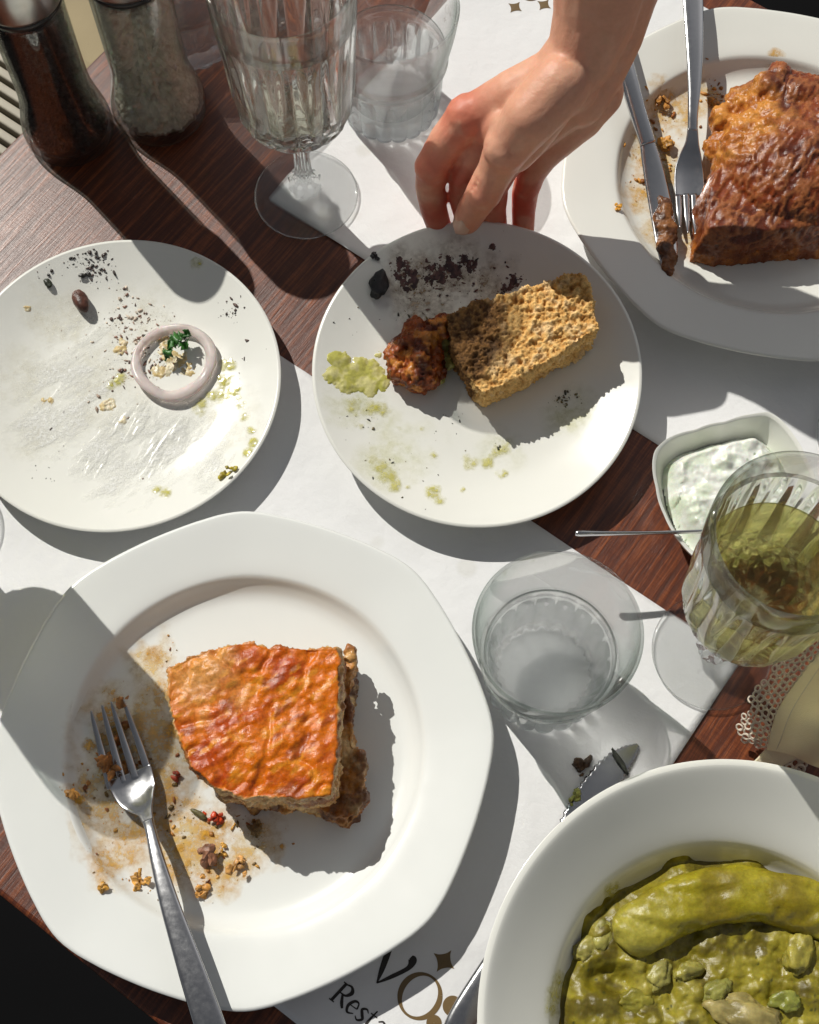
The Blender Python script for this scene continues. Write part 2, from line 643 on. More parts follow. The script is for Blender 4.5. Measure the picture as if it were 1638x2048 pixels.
film_mat('oil_orange', (0.70, 0.36, 0.05), (0.74, 0.52, 0.18), 70, 0.62)
film_mat('oil_yellow', (0.60, 0.58, 0.18), (0.50, 0.52, 0.14), 70, 0.5)
film_mat('oil_brown', (0.30, 0.19, 0.11), (0.42, 0.33, 0.22), 80, 0.5)
film_mat('yogurt_film', (.80, .80, .75), (.84, .84, .81), 150, 0.75, 0.2)
film_mat('green_film', (.50, .46, .07), (.64, .60, .20), 120, 0.85, 0.14)
film_mat('orange_film', (.62, .30, .03), (.70, .42, .08), 120, 0.95, 0.14)
film_mat('oil_clear', (0.76, 0.72, 0.58), (0.80, 0.79, 0.72), 60, 0.30, 0.12)

#@@STRUCTURE
# ------------------------------------------------------------------ setting
def box_uv(name, u0, u1, v0, v1, z0, z1, material, parent=None, bev=0.0):
    vs = [tuple(uv(u, v, z)) for z in (z0, z1) for (u, v) in ((u0, v0), (u1, v0), (u1, v1), (u0, v1))]
    fs = [(3, 2, 1, 0), (4, 5, 6, 7), (0, 1, 5, 4), (1, 2, 6, 5), (2, 3, 7, 6), (3, 0, 4, 7)]
    ob = mesh(name, vs, fs, material, parent, smooth=False)
    if bev:
        mo = ob.modifiers.new('bevel', 'BEVEL'); mo.width = bev; mo.segments = 3
    return ob


g = mesh('floor', [(-6, -6, -0.75), (6, -6, -0.75), (6, 6, -0.75), (-6, 6, -0.75)], [(0, 1, 2, 3)], M['floor_dark'], smooth=False)
tag(g, kind='structure')

TU0, TU1, TV0, TV1 = -0.554, 0.85, -0.069, 0.705
tb = empty('table', uv(0.15, 0.32, -0.75))
tag(tb, 'dark red-brown wooden dining table under everything', 'table')
bpy.context.view_layer.update()
o = box_uv('table_top', TU0, TU1, TV0, TV1, -0.032, 0.0, M['dark_wood'], None, 0.003)
o.parent = tb; o.matrix_parent_inverse = tb.matrix_world.inverted()
for (u, v) in ((TU0 + .06, TV0 + .06), (TU1 - .06, TV0 + .06), (TU0 + .06, TV1 - .06), (TU1 - .06, TV1 - .06)):
    o = box_uv('leg', u - .03, u + .03, v - .03, v + .03, -0.75, -0.0325, M['dark_wood'], None, 0.002)
    o.parent = tb; o.matrix_parent_inverse = tb.matrix_world.inverted()


def reparent(o, p):
    bpy.context.view_layer.update()
    o.parent = p
    o.matrix_parent_inverse = p.matrix_world.inverted()


# chair pushed in at the table's short end: pale slats and a sand-coloured seat pad
ch = empty('chair', uv(-0.80, 0.42, -0.75))
tag(ch, 'pale slatted wooden chair with sand-coloured seat behind the pepper mill', 'chair')
parts = []
for k in range(25):
    parts.append(box_uv('slat', -1.02, -0.615, 0.18 + k * 0.0135, 0.1888 + k * 0.0135, -0.318, -0.305, M['chair_wood'], None, 0.002))
parts.append(box_uv('seat_frame', -1.02, -0.615, 0.165, 0.72, -0.36, -0.325, M['floor_dark'], None, 0.004))
parts.append(box_uv('seat_pad', -1.02, -0.62, 0.520, 0.72, -0.324, -0.290, M['cushion'], None, 0.012))
for (u, v) in ((-1.0, 0.19), (-0.64, 0.19), (-1.0, 0.70), (-0.64, 0.70)):
    parts.append(box_uv('leg', u - .018, u + .018, v - .018, v + .018, -0.75, -0.3605, M['chair_wood'], None, 0.002))
for p_ in parts:
    reparent(p_, ch)


# paper place mats: thin sheets, not quite flat
def paper_h(p, seed):
    p = np.asarray(p, float) * np.array((1, 1, 0))
    cr = 1 - np.abs(2 * noise(p, .11, seed + 40) - 1)
    return .0006 + (fbm(p, .075, 3, seed) - .3).clip(0) * .0030 + ss(.86, 1.0, cr) * .0006


def placemat(name, u0, u1, v0, v1, seed, label):
    nx, ny = 90, 66
    g = np.array([[u0 + (u1 - u0) * i / nx, v0 + (v1 - v0) * j / ny] for j in range(ny + 1) for i in range(nx + 1)])
    p3 = np.array([tuple(uv(a, b_)) for a, b_ in g])
    h = paper_h(p3, seed)
    p3[:, 2] = h
    fs = []
    for j in range(ny):
        for i in range(nx):
            a = j * (nx + 1) + i
            fs.append((a, a + 1, a + nx + 2, a + nx + 1))
    ob = mesh(name, p3, fs, M['paper'])
    so = ob.modifiers.new('thickness', 'SOLIDIFY'); so.thickness = 0.00025; so.offset = -1
    tag(ob, label, 'placemat', 'paper placemats')
    return ob, h.max()


pm1, _ = placemat('placemat', -0.395, 0.0335, -0.026, 0.282, 3, 'white paper placemat with restaurant lettering, under the cut moussaka plate')
pm2, _ = placemat('placemat', -0.383, 0.045, 0.37, 0.677, 11, 'white paper placemat with small gold stars, under the hand and glasses')


# ---- printing on the place mats: strokes with swelling width laid on the paper
def strokes(polys, ou, ov, scale, z, flip=1):
    """polys: list of [(x, y, halfwidth)...] in letter space, x along U, y along V"""
    vs, fs = [], []
    for pl in polys:
        c = curve_pts(pl, 10) if len(pl) > 2 else np.array(pl, float)
        t = np.gradient(c[:, :2], axis=0); t /= np.linalg.norm(t, axis=1)[:, None] + 1e-9
        nrm = np.stack([-t[:, 1], t[:, 0]], 1)
        b = len(vs)
        for i in range(len(c)):
            for s in (-1, 1):
                q = c[i, :2] + nrm[i] * s * c[i, 2]
                w_ = uv(ou + flip * q[0] * scale, ov + flip * q[1] * scale, 0)
                vs.append((w_.x, w_.y, float(paper_h([w_], z)[0]) + .0002))
        for i in range(len(c) - 1):
            fs.append((b + 2 * i, b + 2 * i + 1, b + 2 * i + 3, b + 2 * i + 2))
    return vs, fs


def star4(cu, cv, r, z):
    w_ = uv(cu, cv, 0)
    vs = [(w_.x, w_.y, float(paper_h([w_], z)[0]) + .0003)]
    n = 32
    for k in range(n):
        a = 2 * math.pi * k / n
        q = (abs(math.cos(a)) ** .7 + abs(math.sin(a)) ** .7) ** (-1 / .7)
        w_ = uv(cu + r * q * math.cos(a), cv + r * q * math.sin(a), 0)
        vs.append((w_.x, w_.y, float(paper_h([w_], z)[0]) + .0002))
    fs = [(0, 1 + k, 1 + (k + 1) % n) for k in range(n)]
    return vs, fs


def px_uv(px, py):
    p = P(px, py, 0.0014)
    return p.dot(U), p.dot(V)


ZP = 3          # the sheet's relief, which the print follows
vu, vv = px_uv(775, 1935)
v_ = strokes([[(-.62, .50, .05), (-.45, .62, .09), (-.30, .50, .10), (-.12, -.1, .085), (0, -.55, .02)],
              [(0, -.55, .02), (.25, -.15, .06), (.52, .35, .07), (.50, .62, .13), (.40, .66, .06)]], vu, vv, 0.0175, ZP)
ou_, ov_ = px_uv(840, 1992)
ring = []
for k in range(33):
    a = 2 * math.pi * k / 32 + 0.6
    ring.append((.56 * math.cos(a), .62 * math.sin(a), .035 + .05 * abs(math.cos(a)) ** 2))
o_ = strokes([ring], ou_, ov_, 0.0185, ZP)
su, sv = px_uv(888, 1922)
st = star4(su, sv, 0.0068, ZP)
du, dv = px_uv(905, 2012)
dotv = strokes([[(.3 * math.cos(a), .3 * math.sin(a), .28) for a in np.linspace(0, 6.4, 17)]], du, dv, 0.009, ZP)
du2, dv2 = px_uv(868, 2046)
dot2 = strokes([[(.3 * math.cos(a), .3 * math.sin(a), .28) for a in np.linspace(0, 6.4, 17)]], du2, dv2, 0.007, ZP)
txt = []
ru, rv = px_uv(678, 1992)
LET = {'R': ([[(.08, 0, .07), (.10, .95, .07)], [(.10, .92, .03), (.38, .98, .05), (.56, .78, .09), (.42, .52, .05), (.12, .50, .03)], [(.28, .5, .05), (.50, .18, .075), (.68, 0, .05)], [(-.05, 0, .03), (.22, 0, .03)], [(-.04, .95, .03), (.15, .95, .03)]], .74),
       'e': ([[(.06, .34, .025), (.46, .36, .025)], [(.46, .36, .04), (.36, .60, .035), (.16, .58, .06), (.05, .28, .07), (.20, .02, .05), (.46, .12, .02)]], .56),
       's': ([[(.40, .52, .02), (.24, .62, .04), (.08, .50, .06), (.22, .32, .07), (.36, .16, .06), (.20, 0, .04), (.02, .10, .02)]], .48),
       't': ([[(.16, .84, .03), (.14, .2, .06), (.22, .01, .05), (.36, .08, .02)], [(0, .60, .03), (.34, .60, .03)]], .42),
       'a': ([[(.08, .50, .03), (.24, .62, .04), (.40, .48, .06), (.40, .02, .055), (.52, .03, .02)], [(.40, .34, .03), (.14, .30, .05), (.06, .12, .06), (.18, 0, .04), (.40, .14, .02)]], .60),
       'u': ([[(.06, .60, .05), (.08, .14, .06), (.22, 0, .04), (.42, .14, .03)], [(.42, .62, .055), (.42, 0, .05)]], .6)}
sx = 0.0
for chh in 'Restau':
    pl, adv = LET[chh]
    pl = [[(x + sx + y * .12, y, hwid) for x, y, hwid in q] for q in pl]
    txt.append(strokes(pl, ru - .003, rv - .004, 0.0118, ZP))
    sx += adv
for nm, arr, mt in (('letter_v', v_, 'ink'), ('letter_o', o_, 'gold_ink'), ('star_mark', st, 'gold_ink'), ('dot_mark', dotv, 'gold_ink'), ('dot_mark', dot2, 'gold_ink'), ('lettering', join(*txt), 'ink')):
    ob = mesh(nm, arr[0], arr[1], M[mt], pm1, smooth=False)
for (a, b_, r_) in ((1030, 15, .0058), (1088, 10, .0058)):
    q = px_uv(a, b_)
    arr = star4(q[0], q[1], r_, 11)
    mesh('star_mark', arr[0], arr[1], M['gold_ink'], pm2, smooth=False)
q = px_uv(1060, -16)
arr = strokes([[(.5 * math.cos(a), .55 * math.sin(a), .06 + .03 * math.cos(2 * a)) for a in np.linspace(0, 6.4, 25)]], q[0], q[1], 0.014, 11)
mesh('letter_o', arr[0], arr[1], M['gold_ink'], pm2, smooth=False)

#@@PLATES
# ------------------------------------------------------------------ plates
class Plate:
    def __init__(self, top, centre, tilt=0.0, z=0.0, octo=0.0, R0=0.1, rotz=0.0):
        self.pr = np.array([p[0] for p in top]); self.pz = np.array([p[1] for p in top])
        self.M = Matrix.Translation((centre.x, centre.y, z)) @ Matrix.Rotation(tilt, 4, 'X') @ Matrix.Rotation(rotz, 4, 'Z')
        self.I = self.M.inverted()

    def zl(self, r):
        return np.interp(r, self.pr, self.pz)

    def hit(self, px, py, dz=0.0):
        z = 0.02
        for _ in range(12):
            wpt = P(px, py, z)
            l = self.I @ wpt
            l.z = float(self.zl(math.hypot(l.x, l.y))) + dz
            z = 0.5 * z + 0.5 * (self.M @ l).z
        return self.M @ l

    def loc(self, px, py):
        return self.I @ self.hit(px, py)


_g8 = None


def octo(a):
    """rounded octagon with gently bowed sides, 1 at the corners"""
    global _g8
    if _g8 is None:
        n = 720
        th = np.arange(n) * 2 * math.pi / n
        poly = math.cos(math.pi / 8) / np.cos((th % (math.pi / 4)) - math.pi / 8)
        raw = 1 + (poly - 1) * 0.50
        k = 41
        ker = np.hanning(k); ker /= ker.sum()
        _g8 = np.convolve(np.concatenate([raw[-k:], raw, raw[:k]]), ker, 'same')[k:-k]
    return float(_g8[int(round(a / (2 * math.pi) * 720)) % 720])


def smooth_profile(pts, n=6):
    c = curve_pts([(a, b) for a, b in pts], n)
    c[:, 0] = np.maximum(c[:, 0], 0)
    return [tuple(q) for q in c]


DIN_TOP = [(0, .0070), (.05, .0070), (.080, .0072), (.090, .0085), (.0955, .0125), (.099, .0172), (.103, .0190), (.115, .0213), (.130, .0240), (.1345, .0246)]
DIN_UND = [(.1360, .0240), (.1345, .0228), (.120, .0195), (.102, .0150), (.093, .0070), (.086, .0022), (.0855, .0), (.080, .0), (.0795, .0025), (.04, .003)]
SIDE_TOP = [(0, .0050), (.045, .0052), (.060, .0060), (.072, .0082), (.085, .0124), (.095, .0162), (.0985, .0176)]
SIDE_UND = [(.1000, .0172), (.0988, .0160), (.085, .0098), (.068, .0045), (.060, .0025), (.0595, .0), (.055, .0), (.0545, .0022), (.03, .0022)]
SOUP_TOP = [(0, .0070), (.05, .0072), (.074, .0095), (.084, .0145), (.0888, .0215), (.0915, .0268), (.095, .0310), (.110, .0442), (.1240, .0568), (.1275, .0592)]
SOUP_UND = [(.1298, .0589), (.1290, .0570), (.112, .0418), (.0945, .0266), (.088, .0150), (.072, .0030), (.0715, .0), (.066, .0), (.0655, .0028), (.03, .003)]



def make_plate(name, top, und, centre, material, label, cat, tilt=0, z=0.0, octagon=False, rotz=0.0, well=0.09):
    tp = smooth_profile(top, 5)
    ud = smooth_profile(und, 4)
    prof = [(0, .003 if octagon else .0022)] + ud[::-1] + tp[::-1][:-1] + [(0, tp[0][1])]

    def mod(r, zz, a, k):
        if octagon:
            wgt = float(ss(well * 1.02, well * 1.28, r))
            return r * (1 + (octo(a) * 1.022 - 1) * wgt), zz
        return r, zz
    vs, fs = lathe_arrays(prof, 192, mod)
    ob = mesh(name, vs, fs, material)
    fix_normals(ob)
    p = Plate(tp, centre, tilt, z, rotz=rotz)
    ob.matrix_world = p.M
    tag(ob, label, cat)
    return ob, p


ZM = 0.0018
pl_big, BIG = make_plate('dinner_plate', DIN_TOP, DIN_UND, P(487, 1490, .0246), M['porcelain'], 'large white octagonal plate carrying the cut moussaka and a fork', 'plate', z=ZM, octagon=True, rotz=R(3))
pl_far, FAR = make_plate('dinner_plate', DIN_TOP, DIN_UND, P(1541, 350, .0246), M['porcelain_warm'], 'white octagonal plate with browned pie, knife and fork, top right', 'plate', z=ZM, octagon=True, rotz=R(10))
pl_left, LEFT = make_plate('side_plate', SIDE_TOP, SIDE_UND, P(237, 762, .0172), M['porcelain_warm'], 'round white side plate with onion ring and smeared dressing', 'plate', z=ZM)
pl_mid, MID = make_plate('side_plate', SIDE_TOP, SIDE_UND, P(954, 733, .030), M['porcelain_warm'], 'round white side plate held by the hand, with barley rusk', 'plate', tilt=R(5.0), z=0.0125)
pl_soup, SOUP = make_plate('soup_plate', SOUP_TOP, SOUP_UND, P(1490, 2054, .0590), M['porcelain_warm'], 'deep round white plate of green beans and long pepper, bottom right', 'plate', z=ZM)

#@@GLASS
# ------------------------------------------------------------------ glassware
def tri(x):
    x = x % 1.0
    return 1 - abs(2 * x - 1)


def goblet_mesh():
    out = [(.0, .0012), (.020, .0006), (.0315, .0), (.0338, .0006), (.0345, .0018), (.0338, .0030), (.030, .0038), (.020, .0052), (.012, .0072), (.0095, .009),
           (.0112, .0125), (.0118, .0165), (.0105, .0205), (.0078, .0235), (.0058, .028), (.0052, .042), (.0054, .058), (.0068, .0680), (.0105, .0735), (.018, .0775),
           (.0260, .0825), (.0318, .0890), (.0350, .0970), (.0364, .1060), (.0372, .118), (.0380, .135), (.0390, .152), (.0398, .168), (.0404, .180), (.0408, .192), (.0407, .1965)]
    inn = [(.0394, .1975), (.0380, .1965), (.0377, .190), (.0366, .170), (.0348, .140), (.0336, .120), (.0320, .1060), (.0280, .0950), (.020, .0875), (.010, .0845), (0, .0840)]
    o = curve_pts(out, 5); i = curve_pts(inn, 5)
    o[:, 0] = o[:, 0].clip(0); i[:, 0] = i[:, 0].clip(0)
    no = len(o)
    prof = [tuple(q) for q in o] + [tuple(q) for q in i]
    prof[0] = (0, .0012); prof[-1] = (0, .0840)

    def mod(r, z, a, k):
        if k >= no:
            return r, z
        t = a / (2 * math.pi)
        d = 0.0
        if .0085 < z < .024:                        # faceted knob
            wgt = min(1, (z - .0085) / .002, (.024 - z) / .002)
            d += wgt * .0013 * (tri(t * 8 + (z - .0085) / .0078 * .5) + tri(t * 8 - (z - .0085) / .0078 * .5))
        elif .024 <= z < .072:                      # eight-sided stem
            d += .0007 * (1 - abs(2 * tri(t * 8) - 1) ** 1.3)
        elif .072 <= z < .100:                      # small diamonds at the foot of the bowl
            wgt = min(1, (z - .072) / .006, (.100 - z) / .004)
            ph = (z - .072) / .0145
            d += wgt * .0021 * min(tri(t * 14 + ph), tri(t * 14 - ph)) * 1.6
        if .094 <= z < .176:                        # long wedge cuts
            wgt = min(1, (z - .094) / .008, (.176 - z) / .022)
            nar = 1.0 - .55 * (z - .094) / .082
            x = abs(((t * 14) % 1.0) - .5) * 2
            d += wgt * .0024 * max(0.0, 1 - x / nar)
            x2 = abs(((t * 14 + .5) % 1.0) - .5) * 2
            d += max(0, min(1, (z - .126) / .02, (.176 - z) / .02)) * .0010 * max(0.0, 1 - x2 / .5)
        return r - d, z
    return lathe_arrays(prof, 224, mod)


def finish_glass(ob):
    fix_normals(ob)
    return ob


gv, gf = goblet_mesh()


def goblet(base, label, group='cut crystal wine goblets', shared=[None], rz=0.0):
    if shared[0] is None:
        ob = mesh('wine_goblet', gv, gf, M['glass'])
        finish_glass(ob)
        zones(ob, [(.0075, M['glass_foot']), (.174, M['glass']), (1, M['glass_wall'])])
        shared[0] = ob
    else:
        ob = shared[0].copy()
        COL.objects.link(ob)
    ob.location = (base.x, base.y, ZM)
    ob.rotation_euler = (0, 0, rz)
    tag(ob, label, 'wine glass', group)
    return ob


g1 = goblet(P(613, 395), 'cut crystal wine goblet nearly empty, standing across the edge of a placemat', rz=.1)
g2 = goblet(P(1420, 1307), 'cut crystal wine goblet half full of yellow wine beside the yogurt dip', rz=.3)
g3 = goblet(P(-112, 1062), 'wine goblet at the left edge, only its foot in view', rz=.2)
g4 = goblet(P(1742, 880), 'wine goblet at the right edge, only a sliver of its foot in view', rz=.5)

GIN = [(0, .0840), (.010, .0845), (.020, .0875), (.0280, .0950), (.0320, .1060), (.0336, .120), (.0348, .140), (.0366, .170)]


def liquid(name, inner, level, base, material, label, cat, grow=.0002):
    c = curve_pts(inner, 6)
    c[:, 0] = c[:, 0].clip(0)
    keep = [tuple(q) for q in c if q[1] < level]
    rl = float(np.interp(level, c[:, 1], c[:, 0]))
    prof = [(max(r + grow, 0) if r > 0 else 0, z - grow) for r, z in keep] + [(rl + grow, level + .0006), (rl - .0012, level), (rl * .6, level - .0001), (0, level - .0001)]
    vs, fs = lathe_arrays(prof, 96)
    ob = mesh(name, vs, fs, material)
    fix_normals(ob)
    ob.location = (base.x, base.y, ZM)
    tag(ob, label, cat)
    return ob


liquid('white_wine', GIN, .0945, P(613, 395), M['wine_pale'], 'last sip of pale white wine in the nearly empty goblet', 'wine')
liquid('white_wine', GIN, .146, P(1420, 1307), M['wine'], 'yellow white wine half filling the goblet by the dip', 'wine')
liquid('white_wine', GIN, .140, P(-112, 1062), M['wine'], 'white wine in the goblet at the left edge', 'wine')

TIN = [(0, .0135), (.018, .0135), (.0255, .0150), (.0290, .0200), (.0312, .030), (.0330, .042), (.0352, .052), (.0402, .075), (.0422, .092)]


def tumbler_mesh():
    out = [(0, .0022), (.018, .0018), (.026, .0004), (.0295, .0), (.0318, .0012), (.0332, .006), (.0338, .015), (.0345, .030), (.0352, .0405), (.0358, .0440),
           (.0376, .0465), (.0382, .0490), (.0378, .0510), (.0384, .056), (.0418, .075), (.0438, .091), (.0441, .0945)]
    inn = [(.0432, .0965), (.0423, .0950)] + TIN[::-1]
    o = curve_pts(out, 5); i = curve_pts(inn, 5)
    o[:, 0] = o[:, 0].clip(0); i[:, 0] = i[:, 0].clip(0)
    no = len(o)
    prof = [tuple(q) for q in o] + [tuple(q) for q in i]
    prof[0] = (0, .0022); prof[-1] = (0, .0135)

    def mod(r, z, a, k):
        if k >= no:
            wi = max(0, min(1, (.036 - z) / .010)) * float(ss(.012, .024, r))
            xi = (a / (2 * math.pi) * 18) % 1.0
            return r * (1 - .085 * wi * abs(2 * xi - 1) ** 1.6), z
        if r < .024:
            return r, z
        wgt = max(0, min(1, (.0455 - z) / .006)) * float(ss(.024, .031, r))
        x = (a / (2 * math.pi) * 18) % 1.0
        d = wgt * .0032 * (1 - math.sqrt(max(0, 1 - (2 * x - 1) ** 2 * .98)))
        return r - d + wgt * .0006, z
    return lathe_arrays(prof, 216, mod)


tv, tf = tumbler_mesh()
_t0 = [None]


def tumbler(base, label, rz=0.0, z=ZM):
    if _t0[0] is None:
        ob = mesh('water_tumbler', tv, tf, M['glass'])
        finish_glass(ob)
        zones(ob, [(.0475, M['glass_flute']), (1, M['glass_wall'])])
        _t0[0] = ob
    else:
        ob = _t0[0].copy()
        COL.objects.link(ob)
    ob.location = (base.x, base.y, z)
    ob.rotation_euler = (0, 0, rz)
    tag(ob, label, 'tumbler', 'fluted water tumblers')
    return ob


T1, T2, T3 = P(1082, 1357), P(782, 214), P(380, 72)
tumbler(T1, 'fluted glass water tumbler between the moussaka plate and the wine')
tumbler(T2, 'fluted glass water tumbler behind the hand, at the top', .2)
tumbler(T3, 'glass tumbler half hidden between the salt mill and the goblet', .1, 0.0002)
liquid('drinking_water', TIN, .054, T1, M['water'], 'still water in the tumbler beside the moussaka plate', 'water')
liquid('drinking_water', TIN, .056, T2, M['water'], 'still water in the tumbler at the top', 'water')

#@@MILLS
# ------------------------------------------------------------------ salt and pepper mills
def mill(base, rb, label, grain_mat, grains, seed, grain):
    root = empty('pepper_mill' if grain == 'peppercorns' else 'salt_mill', (base.x, base.y, 0.0003))
    tag(root, label, 'mill', 'glass grinder mills')
    k = rb / .030
    out = [(0, .002), (.020 * k, .0016), (.0265 * k, .0), (.0288 * k, .0010), (.0300 * k, .0050), (.0302 * k, .0110), (.0292 * k, .0190), (.0268 * k, .030), (.0246 * k, .042), (.0236 * k, .056), (.0236 * k, .090), (.0238 * k, .126)]
    inn = [(.0218 * k, .126), (.0216 * k, .090), (.0217 * k, .056), (.0226 * k, .042), (.0248 * k, .030), (.0266 * k, .020), (.0272 * k, .012), (.0258 * k, .0075), (.018 * k, .0065), (0, .0065)]
    o = curve_pts(out, 5); i = curve_pts(inn, 5)
    prof = [(max(a, 0), b) for a, b in o] + [(max(a, 0), b) for a, b in i]
    prof[0] = (0, .002); prof[-1] = (0, .0065)
    vs, fs = lathe_arrays(prof, 96)
    gl = mesh('glass_jar', vs, fs, M['glass_thin'], root)
    finish_glass(gl)
    # filling: a core and a layer of grains against the glass
    fill = .119
    ic = curve_pts(inn[::-1], 6)
    zs, rs = ic[:, 1], ic[:, 0]
    core = [(0, .0085)] + [(float(np.interp(z, zs[8:], rs[8:])) - .0042, z) for z in np.linspace(.010, fill - .004, 14)] + [(0, fill - .003)]
    vs, fs = lathe_arrays(core, 32)
    mesh('filling_core', vs, fs, grain_mat, root)
    rng = np.random.default_rng(seed)
    bm = bmesh.new()
    bmesh.ops.create_icosphere(bm, subdivisions=1, radius=1.0)
    sv = np.array([v.co[:] for v in bm.verts]); sf = [tuple(v.index for v in f.verts) for f in bm.faces]
    bm.free()
    V_, F_ = [], []
    for n_ in range(grains):
        z = rng.uniform(.0105, fill)
        rmax = float(np.interp(z, zs[8:], rs[8:]))
        g_ = rng.uniform(.0015, .0022) if grain == 'peppercorns' else rng.uniform(.0016, .0040)
        r_ = rmax - g_ * 1.05 - abs(rng.normal(0, .0007))
        a = rng.uniform(0, 2 * math.pi)
        c = np.array((r_ * math.cos(a), r_ * math.sin(a), z))
        if grain == 'peppercorns':
            q = sv * g_ * (1 + rng.normal(0, .07, (len(sv), 1)))
        else:
            q = np.sign(sv) * np.abs(sv) ** .6 * g_ * rng.uniform(.5, 1.1, (1, 3)) * (1 + rng.normal(0, .12, (len(sv), 1)))
            an = rng.uniform(0, 6.3)
            ca, sa = math.cos(an), math.sin(an)
            q = q @ np.array([[ca, -sa, 0], [sa, ca, 0], [0, 0, 1]])
        q = q + c
        rr = np.hypot(q[:, 0], q[:, 1])
        lim = np.interp(q[:, 2], zs[8:], rs[8:]) - .0004
        sc_ = np.minimum(1, lim / np.maximum(rr, 1e-6))
        q[:, 0] *= sc_; q[:, 1] *= sc_
        b0 = len(V_)
        V_ += [tuple(x) for x in q]
        F_ += [tuple(i_ + b0 for i_ in f) for f in sf]
    st_ = mesh(grain, V_, F_, grain_mat, root, smooth=(grain == 'peppercorns'))
    tag(st_, kind='stuff')
    # black collar, steel cap
    vs, fs = lathe_arrays([(.0205 * k, .1265), (.0242 * k, .1265), (.0246 * k, .128), (.0246 * k, .131), (.0205 * k, .131)], 64)
    mesh('collar', vs, fs, M['black_plastic'], root)
    vs, fs = lathe_arrays([(.0200 * k, .1312), (.0250 * k, .1312), (.0254 * k, .133), (.0254 * k, .158), (.0235 * k, .163), (0, .164)], 64)
    mesh('cap', vs, fs, M['cap_steel'], root)
    return root


mill(P(142, 266), .0300, 'glass pepper mill full of dark peppercorns, top left', M['peppercorn'], 2000, 1, 'peppercorns')
mill(P(322, 222), .0318, 'glass salt mill full of coarse greyish salt, beside the pepper mill', M['rock_salt'], 2200, 2, 'salt_grains')

#@@CUTLERY
# ------------------------------------------------------------------ cutlery
def pts(*a):
    return [tuple(P(x, y, z)) for x, y, z in a]


def spath(keys, n=8):
    """keys: (px, py, z, hw, ht) -> path, hw, ht"""
    k = [tuple(P(a[0], a[1], a[2])) + (a[3], a[4]) for a in keys]
    c = curve_pts(k, n)
    return c[:, :3], c[:, 3], c[:, 4]


def fork(keys_handle, keys_head, tines, label, mt='steel'):
    p0 = P(*keys_head[-1][:3])
    root = empty('fork', p0)
    tag(root, label, 'fork')
    bpy.context.view_layer.update()
    a = sweep(*spath(keys_handle), n=16, power=3.0)
    h = mesh('handle', a[0], a[1], M[mt]); fix_normals(h); reparent(h, root)
    a = sweep(*spath(keys_head), n=20, power=3.2, cup=0.16)
    h = mesh('head', a[0], a[1], M[mt]); fix_normals(h); reparent(h, root)
    for t in tines:
        a = sweep(*spath(t, 6), n=10, power=3.0)
        q = mesh('tine', a[0], a[1], M[mt]); fix_normals(q); reparent(q, root)
    return root


hk = [(296, 1642, .0245, .0031, .0016), (303, 1668, .0275, .0030, .0018), (315, 1720, .0310, .0038, .0017), (337, 1800, .0345, .0050, .0015), (366, 1890, .0372, .0062, .0014), (396, 1980, .0392, .0072, .0013), (426, 2070, .0402, .0078, .0013), (446, 2130, .0402, .0070, .0012), (455, 2152, .040, .0030, .0010)]
hd = [(297, 1644, .0243, .0032, .0014), (291, 1625, .0215, .0042, .0012), (284, 1610, .0185, .0075, .0011), (275, 1592, .0160, .0110, .0011), (267, 1570, .0146, .0124, .0010), (259, 1546, .0140, .0127, .0009)]
tn = []
for (x0, y0, x1, y1) in ((219, 1566, 182, 1421), (243, 1556, 204, 1410), (268, 1547, 222, 1403), (296, 1538, 247, 1400)):
    tn.append([(x0 + 3, y0 + 12, .0138, .0026, .0009), (x0 * .75 + x1 * .25, y0 * .75 + y1 * .25, .0126, .0023, .0010), ((x0 + x1) / 2, (y0 + y1) / 2, .0128, .0020, .0009), (x0 * .2 + x1 * .8, y0 * .2 + y1 * .8, .0146, .0015, .0008), (x1, y1, .0168, .0006, .0005)])
fork(hk, hd, tn, 'steel dinner fork lying on the moussaka plate, tines dirty')
hk = [(1382, -60, .0420, .0068, .0013), (1386, 0, .0410, .0069, .0013), (1389, 80, .0385, .0060, .0014), (1389, 160, .0345, .0046, .0016), (1386, 225, .0305, .0034, .0018), (1385, 262, .0275, .0033, .0018)]
hd = [(1385, 258, .0280, .0034, .0016), (1384, 285, .0250, .0045, .0013), (1381, 310, .0215, .0070, .0011), (1378, 338, .0185, .0092, .0010), (1378, 365, .0170, .0098, .0009), (1379, 392, .0160, .0096, .0009)]
tn = []
for (x0, y0, x1, y1) in ((1356, 392, 1360, 455), (1372, 394, 1376, 466), (1388, 394, 1391, 468), (1404, 392, 1403, 460)):
    tn.append([(x0, y0 - 6, .0160, .0022, .0009), ((x0 + x1) / 2, (y0 + y1) / 2, .0148, .0019, .0009), (x1 * .8 + x0 * .2, y1 * .8 + y0 * .2, .0158, .0013, .0008), (x1, y1, .0178, .0006, .0005)])
fork(hk, hd, tn, 'steel dinner fork beside the browned pie, handle towards the top')


def knife(keys_handle, keys_blade, label, serr=False):
    root = empty('table_knife', P(*keys_blade[0][:3]))
    tag(root, label, 'knife')
    bpy.context.view_layer.update()
    a = sweep(*spath(keys_handle), n=16, power=3.0)
    h = mesh('handle', a[0], a[1], M['steel']); fix_normals(h); reparent(h, root)
    pth, hw, ht = spath(keys_blade, 14)
    if serr:
        hw = hw * (1 + .05 * np.sign(np.sin(np.arange(len(hw)) * 1.9)))
    a = sweep(pth, hw, ht, n=14, power=2.2)
    h = mesh('blade', a[0], a[1], M['steel']); fix_normals(h); reparent(h, root)
    return root


